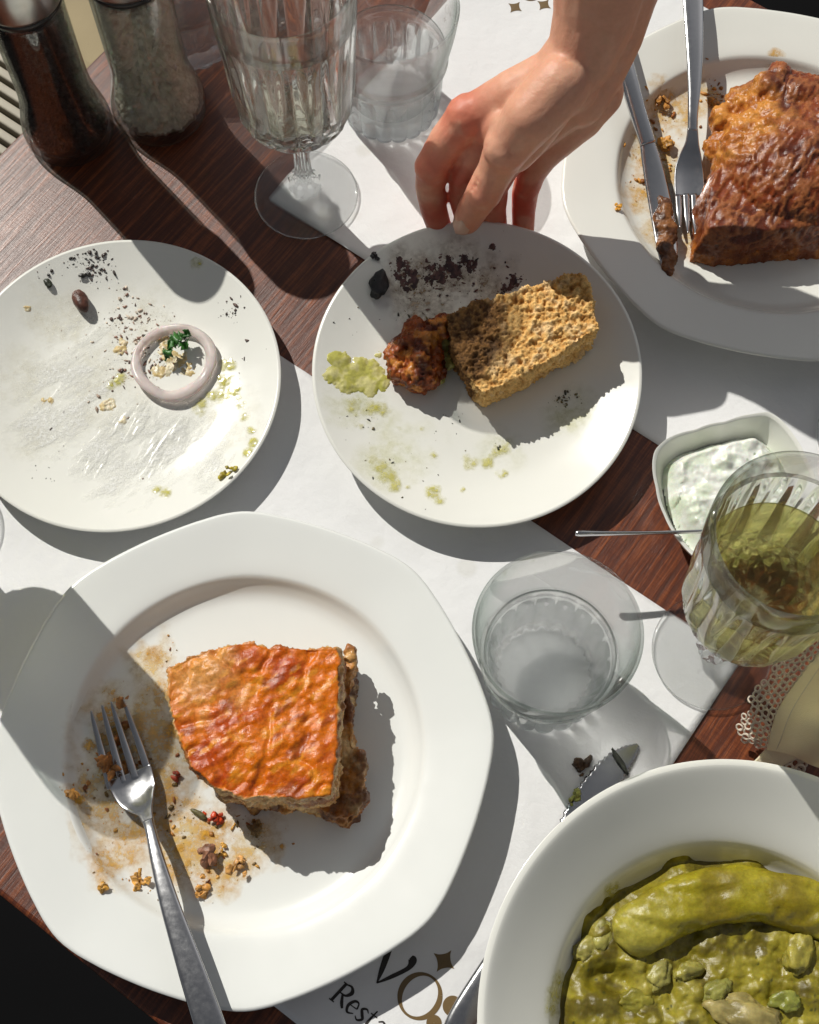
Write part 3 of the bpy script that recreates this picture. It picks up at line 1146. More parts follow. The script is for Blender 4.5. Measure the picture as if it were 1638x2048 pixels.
k1 = knife([(1205, -40, .050, .0058, .0026), (1228, 50, .0465, .0060, .0028), (1252, 140, .0405, .0060, .0028), (1276, 225, .0330, .0056, .0026), (1296, 288, .0270, .0052, .0022)],
           [(1294, 284, .0270, .0050, .0015), (1303, 322, .0240, .0066, .0010), (1315, 380, .0200, .0076, .0008), (1326, 440, .0172, .0078, .0008), (1334, 495, .0165, .0070, .0007), (1336, 530, .0180, .0045, .0006), (1333, 552, .0190, .0008, .0004)],
           'steel table knife with food-caked blade on the browned pie plate')
k2 = knife([(1095, 1752, .0052, .0052, .0020), (1060, 1815, .0050, .0062, .0026), (1000, 1915, .0050, .0072, .0028), (935, 2020, .0050, .0078, .0026), (905, 2070, .0048, .0060, .0020), (897, 2082, .0048, .0015, .0012)],
           [(1098, 1747, .0052, .0052, .0012), (1125, 1700, .0046, .0080, .0008), (1160, 1640, .0042, .0098, .0007), (1196, 1580, .0040, .0098, .0007), (1228, 1535, .0038, .0080, .0006), (1255, 1508, .0036, .0052, .0005), (1276, 1490, .0034, .0012, .0004)],
           'dirty serrated steel knife half hidden under the bean plate', True)

# thin spoon handle sticking out of the dip bowl
root = empty('teaspoon', P(1420, 1062, .03))
tag(root, 'thin steel teaspoon resting in the yogurt dip, handle to the left', 'spoon')
bpy.context.view_layer.update()
a = sweep(*spath([(1151, 1067, .0475, .0010, .0020), (1162, 1067, .0474, .0013, .0026), (1200, 1067, .0465, .0011, .0022), (1300, 1066, .0435, .0009, .0018), (1400, 1063, .0385, .0009, .0018), (1440, 1060, .0345, .0011, .0016)]), n=12)
h = mesh('handle', a[0], a[1], M['steel']); fix_normals(h); reparent(h, root)
a = sweep(*spath([(1438, 1060, .0347, .0011, .0012), (1455, 1057, .0325, .0060, .0010), (1485, 1052, .0290, .0110, .0010), (1520, 1047, .0275, .0085, .0010), (1535, 1045, .0280, .0015, .0008)]), n=16, cup=.3)
h = mesh('bowl', a[0], a[1], M['steel']); fix_normals(h); reparent(h, root)

#@@FOOD
# ------------------------------------------------------------------ dip bowl (rounded square with pinched corners)
_bc = P(1462, 985, .03)
_rim = [(1305, 925), (1310, 903), (1335, 880), (1390, 862), (1450, 846), (1505, 832), (1535, 829), (1556, 842), (1585, 875), (1612, 925), (1635, 985), (1640, 1025), (1615, 1060), (1560, 1090), (1490, 1115), (1430, 1128), (1390, 1118), (1355, 1078), (1328, 1030), (1312, 975)]
_ra, _rr = [], []
for (x, y) in _rim:
    q = P(x, y, .036) - Vector((_bc.x, _bc.y, .036))
    _ra.append(math.atan2(q.y, q.x)); _rr.append(math.hypot(q.x, q.y))
_o = np.argsort(_ra)
_ra = np.array(_ra)[_o]; _rr = np.array(_rr)[_o]
_th = np.linspace(-math.pi, math.pi, 361)
_rad = np.interp(_th, np.concatenate([_ra - 2 * math.pi, _ra, _ra + 2 * math.pi]), np.tile(_rr, 3))
ker = np.hanning(9); ker /= ker.sum()
_rad = np.convolve(np.concatenate([_rad[-20:-1], _rad, _rad[1:20]]), ker, 'same')[19:-19]


def dip_mod(r, z, a, k):
    rim = float(np.interp((a + math.pi) % (2 * math.pi) - math.pi, _th, _rad))
    t = min(1, r / .050)
    wgt = t ** 1.1
    rr = r * (1 - wgt) + r / .050 * rim * wgt
    lift = max(0, (rim - .044) / .02) * .004 * t ** 3
    return rr, z + lift * (1 if z > .012 else 0)


tp = smooth_profile([(0, .006), (.020, .0062), (.032, .010), (.041, .020), (.0465, .031), (.0482, .0355)], 5)
ud = smooth_profile([(.0500, .0358), (.0500, .0345), (.044, .020), (.034, .007), (.026, .0015), (.0255, 0), (.022, 0), (.0215, .002), (.01, .002)], 4)
vs, fs = lathe_arrays([(0, .002)] + ud[::-1] + tp[::-1][:-1] + [(0, .006)], 144, dip_mod)
db = mesh('dip_bowl', vs, fs, M['porcelain_warm'])
fix_normals(db)
db.location = (_bc.x, _bc.y, .0012)
tag(db, 'small pointed white bowl holding yogurt dip, right of the held plate', 'bowl')


def heightfield(name, inside, bounds, res, zfun, material, colfun, thick=.004):
    """lumpy filling: a grid over bounds kept where inside(x, y) > 0"""
    x0, x1, y0, y1 = bounds
    nx, ny = int((x1 - x0) / res), int((y1 - y0) / res)
    X, Y = np.meshgrid(np.linspace(x0, x1, nx), np.linspace(y0, y1, ny))
    p = np.stack([X.ravel(), Y.ravel(), np.zeros(nx * ny)], 1)
    ins = inside(p)
    z = zfun(p, ins)
    keep = ins > 0
    idx = -np.ones(nx * ny, int)
    fs = []
    k2 = keep.reshape(ny, nx)
    for j in range(ny - 1):
        row = k2[j, :-1] & k2[j, 1:] & k2[j + 1, :-1] & k2[j + 1, 1:]
        for i in np.nonzero(row)[0]:
            a = j * nx + i
            fs.append((a, a + 1, a + nx + 1, a + nx))
    used = np.zeros(nx * ny, bool)
    fa = np.array(fs)
    used[fa.ravel()] = True
    idx[used] = np.arange(used.sum())
    p[:, 2] = z
    p3 = p[used]
    return mesh(name, p3, idx[fa], material, col=colfun(p3))


def dip_inside(p):
    a = np.arctan2(p[:, 1], p[:, 0]); r = np.hypot(p[:, 0], p[:, 1])
    rim = np.interp(a, _th, _rad)
    return .90 - r / (rim * .93)


def dip_z(p, ins):
    n1 = fbm(p, .020, 3, 4); n2 = fbm(p, .007, 3, 8)
    ridg = 1 - np.abs(2 * fbm(p, .012, 2, 21) - 1)
    ck = worley(p, .017, 3)
    chunks = ss(.50, .18, ck) * .0055 * (noise(p, .02, 5) > .42)
    edge = ss(0.0, .22, ins)
    return .0145 + edge * (.0125 + n1 * .008 + n2 * .003 + ridg * .003 + chunks) + (1 - edge) * .006


def dip_col(p):
    n = fbm(p, .009, 3, 31)
    c = mix(np.array((.80, .82, .76)), (.70, .76, .62), ss(.45, .7, n))
    ck = worley(np.column_stack([p[:, :2], 0 * p[:, 2]]), .017, 3)
    c = mix(c, (.50, .60, .38), ss(.34, .14, ck) * .55)
    d = worley(p, .006, 77)
    st_ = fbm(p, .003, 2, 90)
    return mix(c, (.10, .17, .05), ss(.16, .06, d) * (st_ > .5))


tz = heightfield('yogurt_dip', dip_inside, (-.075, .075, -.075, .075), .0007, dip_z, M['cream_dip'], dip_col)
tz.location = (_bc.x, _bc.y, .0012)
tag(tz, 'thick white yogurt and cucumber dip in the pointed bowl', 'dip')


# ------------------------------------------------------------------ food bodies
def food(name, arr, vox, disp, colf, material, label, cat, smooth=1):
    v, f, n = voxel(arr, vox, smooth)
    v2 = v + n * disp(v, n)[:, None]
    ob = mesh(name, v2, f, M[material], col=colf(v, n))
    tag(ob, label, cat)
    return ob


def pxpoly(pp, z):
    return [P(x, y, z) for x, y in pp]


# moussaka on the big plate -------------------------------------------------
top_px = [(338, 1338), (376, 1312), (440, 1292), (500, 1285), (545, 1297), (610, 1294), (672, 1296), (680, 1305), (676, 1450), (670, 1560), (664, 1594), (600, 1598), (540, 1594), (492, 1596), (428, 1576), (382, 1534), (358, 1482), (344, 1444), (334, 1404)]
ZT = .0520 + ZM
ZB = BIG.hit(540, 1480).z - .0005
tpoly = pxpoly(top_px, ZT)
cen = sum(tpoly, Vector()) / len(tpoly)
bpoly = []
for q in tpoly:
    dq = (q - cen); dq.z = 0
    bpoly.append(Vector((q.x, q.y, ZB)) - dq * .02 + Vector((.0025, .0, 0)))
arr = prism(tpoly, bpoly)
low_px = [(692, 1330), (702, 1306), (708, 1320), (702, 1420), (706, 1490), (722, 1506), (726, 1560), (716, 1632), (690, 1640), (640, 1620), (560, 1606), (500, 1580), (430, 1500), (520, 1400)]
lo_t = pxpoly(low_px, .026)
lo_b = [Vector((q.x, q.y, ZB)) for q in lo_t]
arr = join(arr, prism(lo_t, lo_b))
for (x, y, z, r_) in ((714, 1535, .022, .0060), (714, 1600, .020, .0065), (694, 1628, .019, .0060), (610, 1606, .024, .0045), (575, 1610, .022, .0040), (700, 1308, .038, .0040)):
    arr = join(arr, ball(tuple(P(x, y, z)), r_, 2, (1, 1.3, .9)))


def mous_d(v, n):
    topm = ss(.5, .85, n[:, 2]) * ss(ZT - .012, ZT - .004, v[:, 2])
    sidem = 1 - topm
    rot = np.stack([v[:, 0] * .8 + v[:, 1] * .6, (-v[:, 0] * .6 + v[:, 1] * .8) * 1.9, v[:, 2]], 1)
    bl = ss(.62, .25, worley(rot, .0085, 7))
    d = topm * ((fbm(v, .024, 3, 2) - .5) * .0060 + bl * .0010 * noise(v, .012, 3) + (fbm(v, .007, 3, 6, .5) - .5) * .0018 - ss(.80, .97, 1 - np.abs(2 * fbm(v, .022, 3, 14) - 1)) * .0013)
    lay = v.copy(); lay[:, :2] *= .28
    d += sidem * ((fbm(lay, .0040, 3, 9) - .5) * .0075 + (fbm(v, .0045, 4, 3, .65) - .5) * .0065)
    return d


def mous_c(v, n):
    topm = ss(.45, .8, n[:, 2]) * ss(ZT - .012, ZT - .004, v[:, 2])
    rot = np.stack([v[:, 0] * .8 + v[:, 1] * .6, (-v[:, 0] * .6 + v[:, 1] * .8) * 1.9, v[:, 2]], 1)
    a = fbm(rot, .020, 4, 21)
    b_ = fbm(rot, .0065, 3, 5)
    c = mix(np.array((.62, .145, .003)), (.42, .058, .002), ss(.42, .64, a))
    c = mix(c, (.66, .25, .018), ss(.55, .72, b_) * .8)
    c = mix(c, (.26, .040, .004), ss(.58, .74, fbm(rot, .012, 3, 61)) * .8)
    pale = ss(.034, .006, np.hypot(v[:, 0] - P(395, 1350, ZT).x, v[:, 1] - P(395, 1350, ZT).y) + (fbm(v, .01, 3, 50) - .5) * .03)
    c = mix(c, (.66, .33, .09), pale * .75)
    lay = v.copy(); lay[:, :2] *= .22
    l = fbm(lay, .0042, 3, 9)
    s = mix(np.array((.64, .42, .18)), (.32, .12, .03), ss(.46, .60, l))
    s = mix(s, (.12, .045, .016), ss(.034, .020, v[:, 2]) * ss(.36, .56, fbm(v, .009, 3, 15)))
    s = mix(s, (.56, .26, .055), ss(.52, .66, fbm(v, .008, 3, 71)) * .6)
    return s * (1 - topm[:, None]) + c * topm[:, None]


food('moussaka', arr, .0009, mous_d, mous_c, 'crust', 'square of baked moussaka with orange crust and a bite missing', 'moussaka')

# browned pie on the far plate ----------------------------------------------
zb = FAR.hit(1540, 330).z
far_px = [(1410, 450), (1414, 360), (1440, 290), (1478, 230), (1530, 185), (1600, 180), (1680, 200), (1760, 260), (1770, 380), (1700, 440), (1560, 452), (1460, 462)]
ptop = pxpoly(far_px, zb + .040)
cen2 = sum(ptop, Vector()) / len(ptop)
pbot = [Vector((q.x, q.y, zb - .0005)) + Vector((q.x - cen2.x, q.y - cen2.y, 0)) * .04 for q in ptop]
arr2 = prism([Vector((cen2.x + (q.x - cen2.x) * .90, cen2.y + (q.y - cen2.y) * .90, zb + .030)) for q in ptop], pbot)
ext = []
for (x, y, z, r_, sq) in ((1590, 330, .030, .052, .55), (1530, 350, .026, .032, .66), (1490, 400, .022, .020, .9), (1570, 230, .030, .032, .7), (1680, 300, .030, .050, .6), (1560, 150, .046, .0085, 1), (1545, 178, .044, .013, .8), (1490, 212, .030, .014, .8), (1452, 245, .026, .0125, .8), (1434, 296, .024, .011, .8), (1600, 200, .040, .020, .8), (1640, 190, .040, .014, .8)):
    ext.append(ball(tuple(P(x, y, z)), r_, 3, (1, 1, sq)))
arr2 = join(arr2, *ext)


def _pie_pale(v):
    q = P(1450, 250, .03)
    return ss(.040, .022, np.hypot(v[:, 0] - q.x, v[:, 1] - q.y) + (fbm(v, .012, 3, 28) - .5) * .03)


def pie_d(v, n):
    rot = np.stack([v[:, 0] * .5 + v[:, 1] * .86, (-v[:, 0] * .86 + v[:, 1] * .5) * 2.2, v[:, 2] * 1.5], 1)
    rip = 1 - np.abs(2 * fbm(rot, .010, 3, 33) - 1)
    pale = _pie_pale(v)
    sm = (fbm(v, .03, 2, 12) - .5) * .006 + (rip - .7) * .0024 + (fbm(rot, .004, 2, 16) - .5) * .0018
    rg = (fbm(v, .012, 4, 19, .65) - .5) * .012
    return sm * (1 - pale) + rg * pale


def pie_c(v, n):
    rot = np.stack([v[:, 0] * .5 + v[:, 1] * .86, (-v[:, 0] * .86 + v[:, 1] * .5) * 2.2, v[:, 2] * 1.5], 1)
    rip = 1 - np.abs(2 * fbm(rot, .010, 3, 33) - 1)
    c = mix(np.array((.21, .042, .010)), (.095, .018, .007), ss(.40, .64, fbm(v, .020, 3, 3)))
    c = mix(c, (.38, .135, .045), ss(.72, .95, rip) * .7)
    side = ss(.030, .018, v[:, 2])
    c = mix(c, (.17, .040, .008), side)  # sides browned darker, shade of the front painted into the crust
    c = mix(c, (.36, .11, .014), ss(.52, .70, fbm(v, .012, 3, 77)) * side)
    pale = _pie_pale(v)
    pc = mix(np.array((.56, .23, .04)), (.38, .12, .018), ss(.42, .62, fbm(v, .006, 3, 8)))
    return c * (1 - pale[:, None]) + pc * pale[:, None]


food('baked_pie', arr2, .0012, pie_d, pie_c, 'crust', 'piece of dark browned baked pie on the top right plate', 'pie', 2)

# barley rusk on the held plate ---------------------------------------------
def on_mid(px, py, h):
    return MID.hit(px, py, h)


rk = [(893, 632), (950, 606), (1040, 580), (1158, 544), (1172, 562), (1186, 610), (1198, 655), (1120, 706), (1040, 752), (972, 786), (950, 775), (925, 730), (905, 690)]
rt = [on_mid(x, y, .028 + .004 * (x - 893) / 300) for x, y in rk]
cenr = sum(rt, Vector()) / len(rt)
rb = []
for (x, y), q in zip(rk, rt):
    l = MID.I @ q
    l.z = float(MID.zl(math.hypot(l.x, l.y))) + .0005
    wq = MID.M @ l
    rb.append(wq + Vector((wq.x - cenr.x, wq.y - cenr.y, 0)) * -.03)
arr3 = prism(rt, rb)


def rusk_d(v, n):
    pores = ss(.40, .16, worley(v, .0065, 2)) * (noise(v, .006, 31) > .45)
    return (fbm(v, .020, 3, 2) - .5) * .0075 + (fbm(v, .0036, 4, 5, .8) - .5) * .0078 - pores * .0016


def rusk_c(v, n):
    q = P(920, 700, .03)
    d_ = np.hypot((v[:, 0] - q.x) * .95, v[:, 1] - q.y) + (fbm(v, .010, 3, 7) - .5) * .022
    wet = ss(.034, .022, d_) * .92  # soaked end, widened and darkened to carry the goblet's shadow too
    c = mix(np.array((.80, .50, .18)), (.62, .33, .09), ss(.4, .62, fbm(v, .0036, 4, 5, .8)) * .0 + ss(.58, .40, fbm(v, .0036, 4, 5, .8)))
    c = mix(c, (.82, .60, .33), ss(.55, .72, fbm(v, .007, 3, 13)) * .6)
    c = mix(c, (.34, .15, .035), ss(.36, .16, worley(v, .0065, 2)) * (noise(v, .006, 31) > .45) * .8)
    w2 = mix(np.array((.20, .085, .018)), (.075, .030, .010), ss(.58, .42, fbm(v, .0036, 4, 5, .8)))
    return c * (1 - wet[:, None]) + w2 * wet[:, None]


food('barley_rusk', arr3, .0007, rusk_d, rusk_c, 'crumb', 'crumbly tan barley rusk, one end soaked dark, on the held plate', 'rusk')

# crisp fritter next to it
ext = []
for (x, y, h, r_) in ((815, 700, .008, .012), (840, 745, .009, .013), (800, 740, .007, .010), (850, 690, .012, .012), (880, 660, .012, .010), (830, 660, .010, .008), (845, 720, .014, .011), (870, 740, .006, .008), (790, 712, .006, .008)):
    ext.append(ball(tuple(MID.hit(x, y, h)), r_, 2))


def frit_d(v, n):
    return (fbm(v, .008, 3, 5) - .5) * .007 + (fbm(v, .003, 2, 9) - .5) * .004 - ss(.35, .1, worley(v, .005, 8)) * .002


def frit_c(v, n):
    a = fbm(v, .007, 3, 8)
    c = mix(np.array((.26, .058, .010)), (.10, .020, .006), ss(.40, .62, a))
    c = mix(c, (.52, .20, .035), ss(.52, .70, fbm(v, .005, 3, 19)) * .85)
    return c


food('fritter', join(*ext), .0009, frit_d, frit_c, 'crust', 'half-eaten dark crisp fritter at the left end of the rusk', 'fritter')
ext = [ball(tuple(MID.hit(x, y, h)), r_, 2, (1, 1, .7)) for (x, y, h, r_) in ((880, 700, .008, .007), (888, 722, .006, .007), (872, 735, .005, .006), (884, 680, .010, .006), (876, 752, .004, .005))]
food('courgette_filling', join(*ext), .0007, lambda v, n: (fbm(v, .004, 3, 9) - .5) * .004, lambda v, n: mix(np.array((.36, .34, .10)), (.20, .17, .04), ss(.4, .6, fbm(v, .004, 3, 2))), 'puree', 'olive-green courgette filling squeezed between fritter and rusk', 'filling')


# small bits: irregular lumps one by one -------------------------------------
def lump(name, plate, px, py, size, col, label, cat, h=None, squash=(1, 1, .6), ang=0, seed=0, mt='bits', group=None, rough=.35, stretch=1.0):
    c = plate.hit(px, py, (h if h is not None else size * squash[2] * .75)) if plate else P(px, py, h or size * .5)
    v, f = ball((0, 0, 0), 1.0, 3)
    v = np.array(v)
    n_ = fbm(v * .01 + seed * .37, .0075, 4, seed, .65)
    v = v * (1 + (n_ - .5) * 2.6 * rough)[:, None]
    size = size * .80
    v = v * np.array((squash[0] * stretch, squash[1], squash[2])) * size
    ca, sa = math.cos(ang), math.sin(ang)
    v = np.stack([v[:, 0] * ca - v[:, 1] * sa, v[:, 0] * sa + v[:, 1] * ca, v[:, 2]], 1)
    if 'crumb' in name or 'piece' in name or 'scrap' in name:
        rg = np.random.default_rng(seed)
        b0, f0 = ball((0, 0, 0), 1.0, 2)
        b0 = np.array(b0)
        vv, ff = [], []
        for q_ in range(7):
            o_ = rg.normal(0, .42, 3) * np.array((squash[0] * stretch, squash[1], squash[2]))
            bb = b0 * rg.uniform(.30, .72) * rg.uniform(.45, 1.25, (1, 3))
            bb = bb * (1 + (fbm(bb * .01 + seed + q_, .0055, 3, seed + q_, .7) - .5) * 2.4)[:, None]
            w0, w1 = rg.uniform(0, 6.3, 2)
            bb = bb @ np.array(Matrix.Rotation(w0, 3, 'Z') @ Matrix.Rotation(w1, 3, 'X'))
            ff += [tuple(i_ + len(vv) * len(b0) for i_ in t_) for t_ in f0]
            vv.append((bb * np.array((1, 1, max(.6, squash[2]))) + o_) * size)
        v = np.concatenate(vv); f = ff
        ca, sa = math.cos(ang), math.sin(ang)
        v = np.stack([v[:, 0] * ca - v[:, 1] * sa, v[:, 0] * sa + v[:, 1] * ca, v[:, 2]], 1)
    cc = mix(np.asarray(col) * .6, tuple(np.asarray(col) * 1.35), ss(.35, .65, fbm(v, size * .5, 3, seed + 3)))
    ob = mesh(name, v, f, M[mt], col=cc.clip(0, 1), loc=c, smooth='crumb' not in name)
    tag(ob, label, cat, group)
    return ob


lump('olive_stone', LEFT, 162, 602, .0062, (.085, .030, .018), 'dark brown olive stone at the top of the onion plate', 'olive stone', ang=R(-65), stretch=1.75, seed=3, rough=.22, squash=(1, 1, .9))
lump('herb_flake', LEFT, 96, 566, .0030, (.02, .025, .012), 'black-green herb flake left of the olive stone', 'herb', ang=R(-60), stretch=1.5, seed=4)
lump('black_crumb', LEFT, 168, 548, .0036, (.022, .020, .014), 'largest black crumb near the top rim of the onion plate', 'crumb', seed=5, stretch=1.3, squash=(1, 1, .4))
lump('pepper_piece', LEFT, 455, 941, .0048, (.40, .33, .03), 'yellow-green pickled pepper piece at the lower right rim of the onion plate', 'pepper piece', ang=.2, stretch=1.3, seed=8, mt='puree')
lump('olive_flesh', MID, 757, 570, .0066, (.018, .017, .018), 'black shrivelled olive flesh near the left rim of the held plate', 'olive', ang=R(80), stretch=1.6, seed=11, squash=(1, .9, .7), rough=.6)
lump('black_crumb', MID, 752, 512, .0028, (.015, .012, .012), 'small black crumb on the upper left rim of the held plate', 'crumb', seed=14)
lump('tomato_piece', BIG, 430, 1635, .0062, (.50, .055, .015), 'bright red tomato piece on the moussaka plate', 'tomato', ang=.3, stretch=1.3, seed=17, mt='puree', rough=.5)
lump('herb_stalk', BIG, 398, 1628, .0034, (.10, .085, .03), 'short brown-green herb stalk beside the red tomato piece', 'herb', ang=R(-30), stretch=1.9, seed=18, squash=(1, .6, .5))
lump('tomato_piece', BIG, 352, 1548, .0042, (.34, .050, .02), 'small dull red tomato piece right of the fork tines', 'tomato', ang=.6, stretch=1.3, seed=19, mt='puree')
lump('meat_crumb', BIG, 412, 1712, .0064, (.25, .11, .06), 'brown minced meat crumb below the red tomato', 'crumb', seed=21, squash=(1, 1, .9), rough=.45)
lump('crust_crumb', BIG, 404, 1772, .0054, (.56, .27, .06), 'orange crust crumb just below the minced meat crumb', 'crumb', seed=22, ang=1.1, stretch=1.4, rough=.5)
lump('crust_crumb', BIG, 475, 1733, .0058, (.60, .31, .09), 'orange crust crumb right of the minced meat crumb', 'crumb', seed=23, ang=-.3, stretch=1.3, rough=.5)
lump('crust_crumb', BIG, 442, 1700, .0030, (.56, .30, .05), 'thin curled yellow crumb beside the minced meat crumb', 'crumb', seed=24, ang=1.2, stretch=2.4, rough=.4)
lump('crust_crumb', BIG, 142, 1588, .0052, (.56, .27, .06), 'orange crumb on the well edge left of the fork', 'crumb', seed=25, rough=.5)
lump('crust_crumb', BIG, 288, 1762, .0046, (.58, .30, .06), 'orange crumb under the fork handle', 'crumb', seed=26, rough=.5, stretch=1.3)
lump('crust_crumb', BIG, 204, 1773, .0038, (.58, .30, .05), 'lowest orange crumb left of the fork handle', 'crumb', seed=27, rough=.4)
lump('crust_crumb', BIG, 212, 1535, .0075, (.42, .17, .04), 'clump of moussaka stuck on the fork tines', 'crumb', seed=28, rough=.5, h=.010)
lump('crust_crumb', BIG, 243, 1408, .0038, (.40, .18, .05), 'crumb stuck on the tip of the fork', 'crumb', seed=29, rough=.5, h=.011)
lump('crust_crumb', BIG, 512, 1660, .0042, (.20, .12, .04), 'dark herb crumb in the shade below the moussaka', 'crumb', seed=30, rough=.4, ang=1.2, stretch=1.5)
lump('crust_crumb', FAR, 1237, 414, .0034, (.62, .30, .03), 'lone orange crumb on the rim of the browned pie plate', 'crumb', seed=31, stretch=1.2)
lump('crust_crumb', FAR, 1325, 208, .0058, (.45, .20, .04), 'orange crumb in the well left of the fork handle', 'crumb', seed=32, stretch=1.4, ang=-1.0, rough=.45)
lump('crust_crumb', FAR, 1425, 204, .0050, (.48, .21, .03), 'orange crumb between the fork and the pie', 'crumb', seed=33, stretch=1.3, rough=.45)
lump('crust_crumb', FAR, 1333, 287, .0060, (.50, .24, .04), 'orange crumb between knife and fork', 'crumb', seed=34, stretch=1.5, ang=.5, rough=.5)
# food caked on the far knife
ext = [ball(tuple(P(1322 + 17 * t_ ** .7 + 4 * math.sin(t_ * 17), 400 + 142 * t_, .0200 - .0012 * math.sin(math.pi * t_))), .0038 + .0030 * math.sin(math.pi * t_ ** .8), 2, (1, 1.3, .5)) for t_ in np.linspace(0, 1, 13)]
food('food_residue', join(*ext), .0007, lambda v, n: (fbm(v, .007, 4, 9, .6) - .5) * .0045, lambda v, n: mix(np.array((.22, .085, .025)), (.08, .028, .010), ss(.4, .6, fbm(v, .006, 3, 2))), 'crust', 'brown pie filling caked on the knife blade', 'residue', 10)
# scrap on the dirty knife and paper
lump('aubergine_scrap', None, 1163, 1535, .0060, (.06, .030, .012), 'dark aubergine scrap against the dirty knife on the paper', 'food scrap', h=.0045, ang=-1.0, stretch=1.3, seed=41, squash=(1, 1, .5))
lump('green_scrap', None, 1150, 1592, .0040, (.32, .33, .08), 'wet green scrap along the dirty knife blade', 'food scrap', h=.0050, ang=1.1, stretch=2.4, seed=42, squash=(1, 1, .4), mt='puree')
lump('herb_flake', None, 1240, 1524, .0036, (.02, .022, .015), 'dark herb smear near the tip of the dirty knife', 'herb', h=.0050, ang=-1.05, stretch=3.0, seed=43, squash=(1, .6, .25))

# onion ring -----------------------------------------------------------------
c0 = LEFT.hit(347, 722, .0040)
n = 96
pth, hw = [], []
for k in range(n):
    a = 2 * math.pi * k / n
    rx, ry = .0226 * (1 + .045 * math.sin(2 * a + 1) + .012 * math.sin(5 * a)), .0236 * (1 + .035 * math.sin(3 * a))
    pth.append((c0.x + rx * math.cos(a), c0.y + ry * math.sin(a), c0.z + .0009 * math.sin(2 * a) + .0004 * math.sin(5 * a + 1)))
    hw.append(.0024 + .0015 * (math.cos(a + 1.1) * .5 + .5) + .0003 * math.sin(4 * a))
pth = np.array(pth)
tan = np.roll(pth, -1, 0) - np.roll(pth, 1, 0)
tan /= np.linalg.norm(tan, axis=1)[:, None]
vs, fs = [], []
for k in range(n):
    side = np.cross(tan[k], (0, 0, 1)); nrm = np.array((0, 0, 1.0))
    for j in range(12):
        b_ = 2 * math.pi * j / 12
        vs.append(tuple(pth[k] + side * math.cos(b_) * hw[k] + nrm * math.copysign(abs(math.sin(b_)) ** .6, math.sin(b_)) * .0028 + side * .0010 * math.sin(b_)))
for k in range(n):
    for j in range(12):
        fs.append((k * 12 + j, k * 12 + (j + 1) % 12, ((k + 1) % n) * 12 + (j + 1) % 12, ((k + 1) % n) * 12 + j))
on = mesh('onion_ring', vs, fs, M['onion'])
fix_normals(on)
tag(on, 'pale pink translucent onion ring on the left plate', 'onion ring')

# parsley sprig ---------------------------------------------------------------
ps = empty('parsley_sprig', LEFT.hit(350, 680, .006))
tag(ps, 'green parsley sprig inside the onion ring', 'parsley')
bpy.context.view_layer.update()
rng = np.random.default_rng(5)
for (x, y, ang, ln) in ((352, 678, .3, .0085), (366, 690, -.5, .0070), (345, 692, 2.6, .0060), (372, 672, .9, .0060), (338, 705, -2.3, .0065)):
    vs, fs = [], []
    c = LEFT.hit(x, y, .0085)
    N_ = 9
    for i in range(N_):
        t = i / (N_ - 1)
        wdt = ln * .55 * math.sin(math.pi * min(1, t * .9 + .05)) * (1 + .45 * math.sin(t * 19 + x))
        for s_ in (-1, -.5, 0, .5, 1):
            lx, ly = (t - .4) * ln, s_ * wdt
            z = .0022 * math.sin(t * 5 + s_ * 2 + x) + abs(s_) * .0012
            vs.append((c.x + lx * math.cos(ang) - ly * math.sin(ang), c.y + lx * math.sin(ang) + ly * math.cos(ang), c.z + z))
    for i in range(N_ - 1):
        for j in range(4):
            a = i * 5 + j
            fs.append((a, a + 1, a + 6, a + 5))
    lf = mesh('leaf', vs, fs, M['leaf'])
    so = lf.modifiers.new('t', 'SOLIDIFY'); so.thickness = .0005
    reparent(lf, ps)
a = sweep(*spath([(330, 722, .0135, .0006, .0006), (340, 700, .0150, .0007, .0007), (352, 684, .0160, .0006, .0006)]), n=8)
stm = mesh('stalk', a[0], a[1], M['leaf']); reparent(stm, ps)

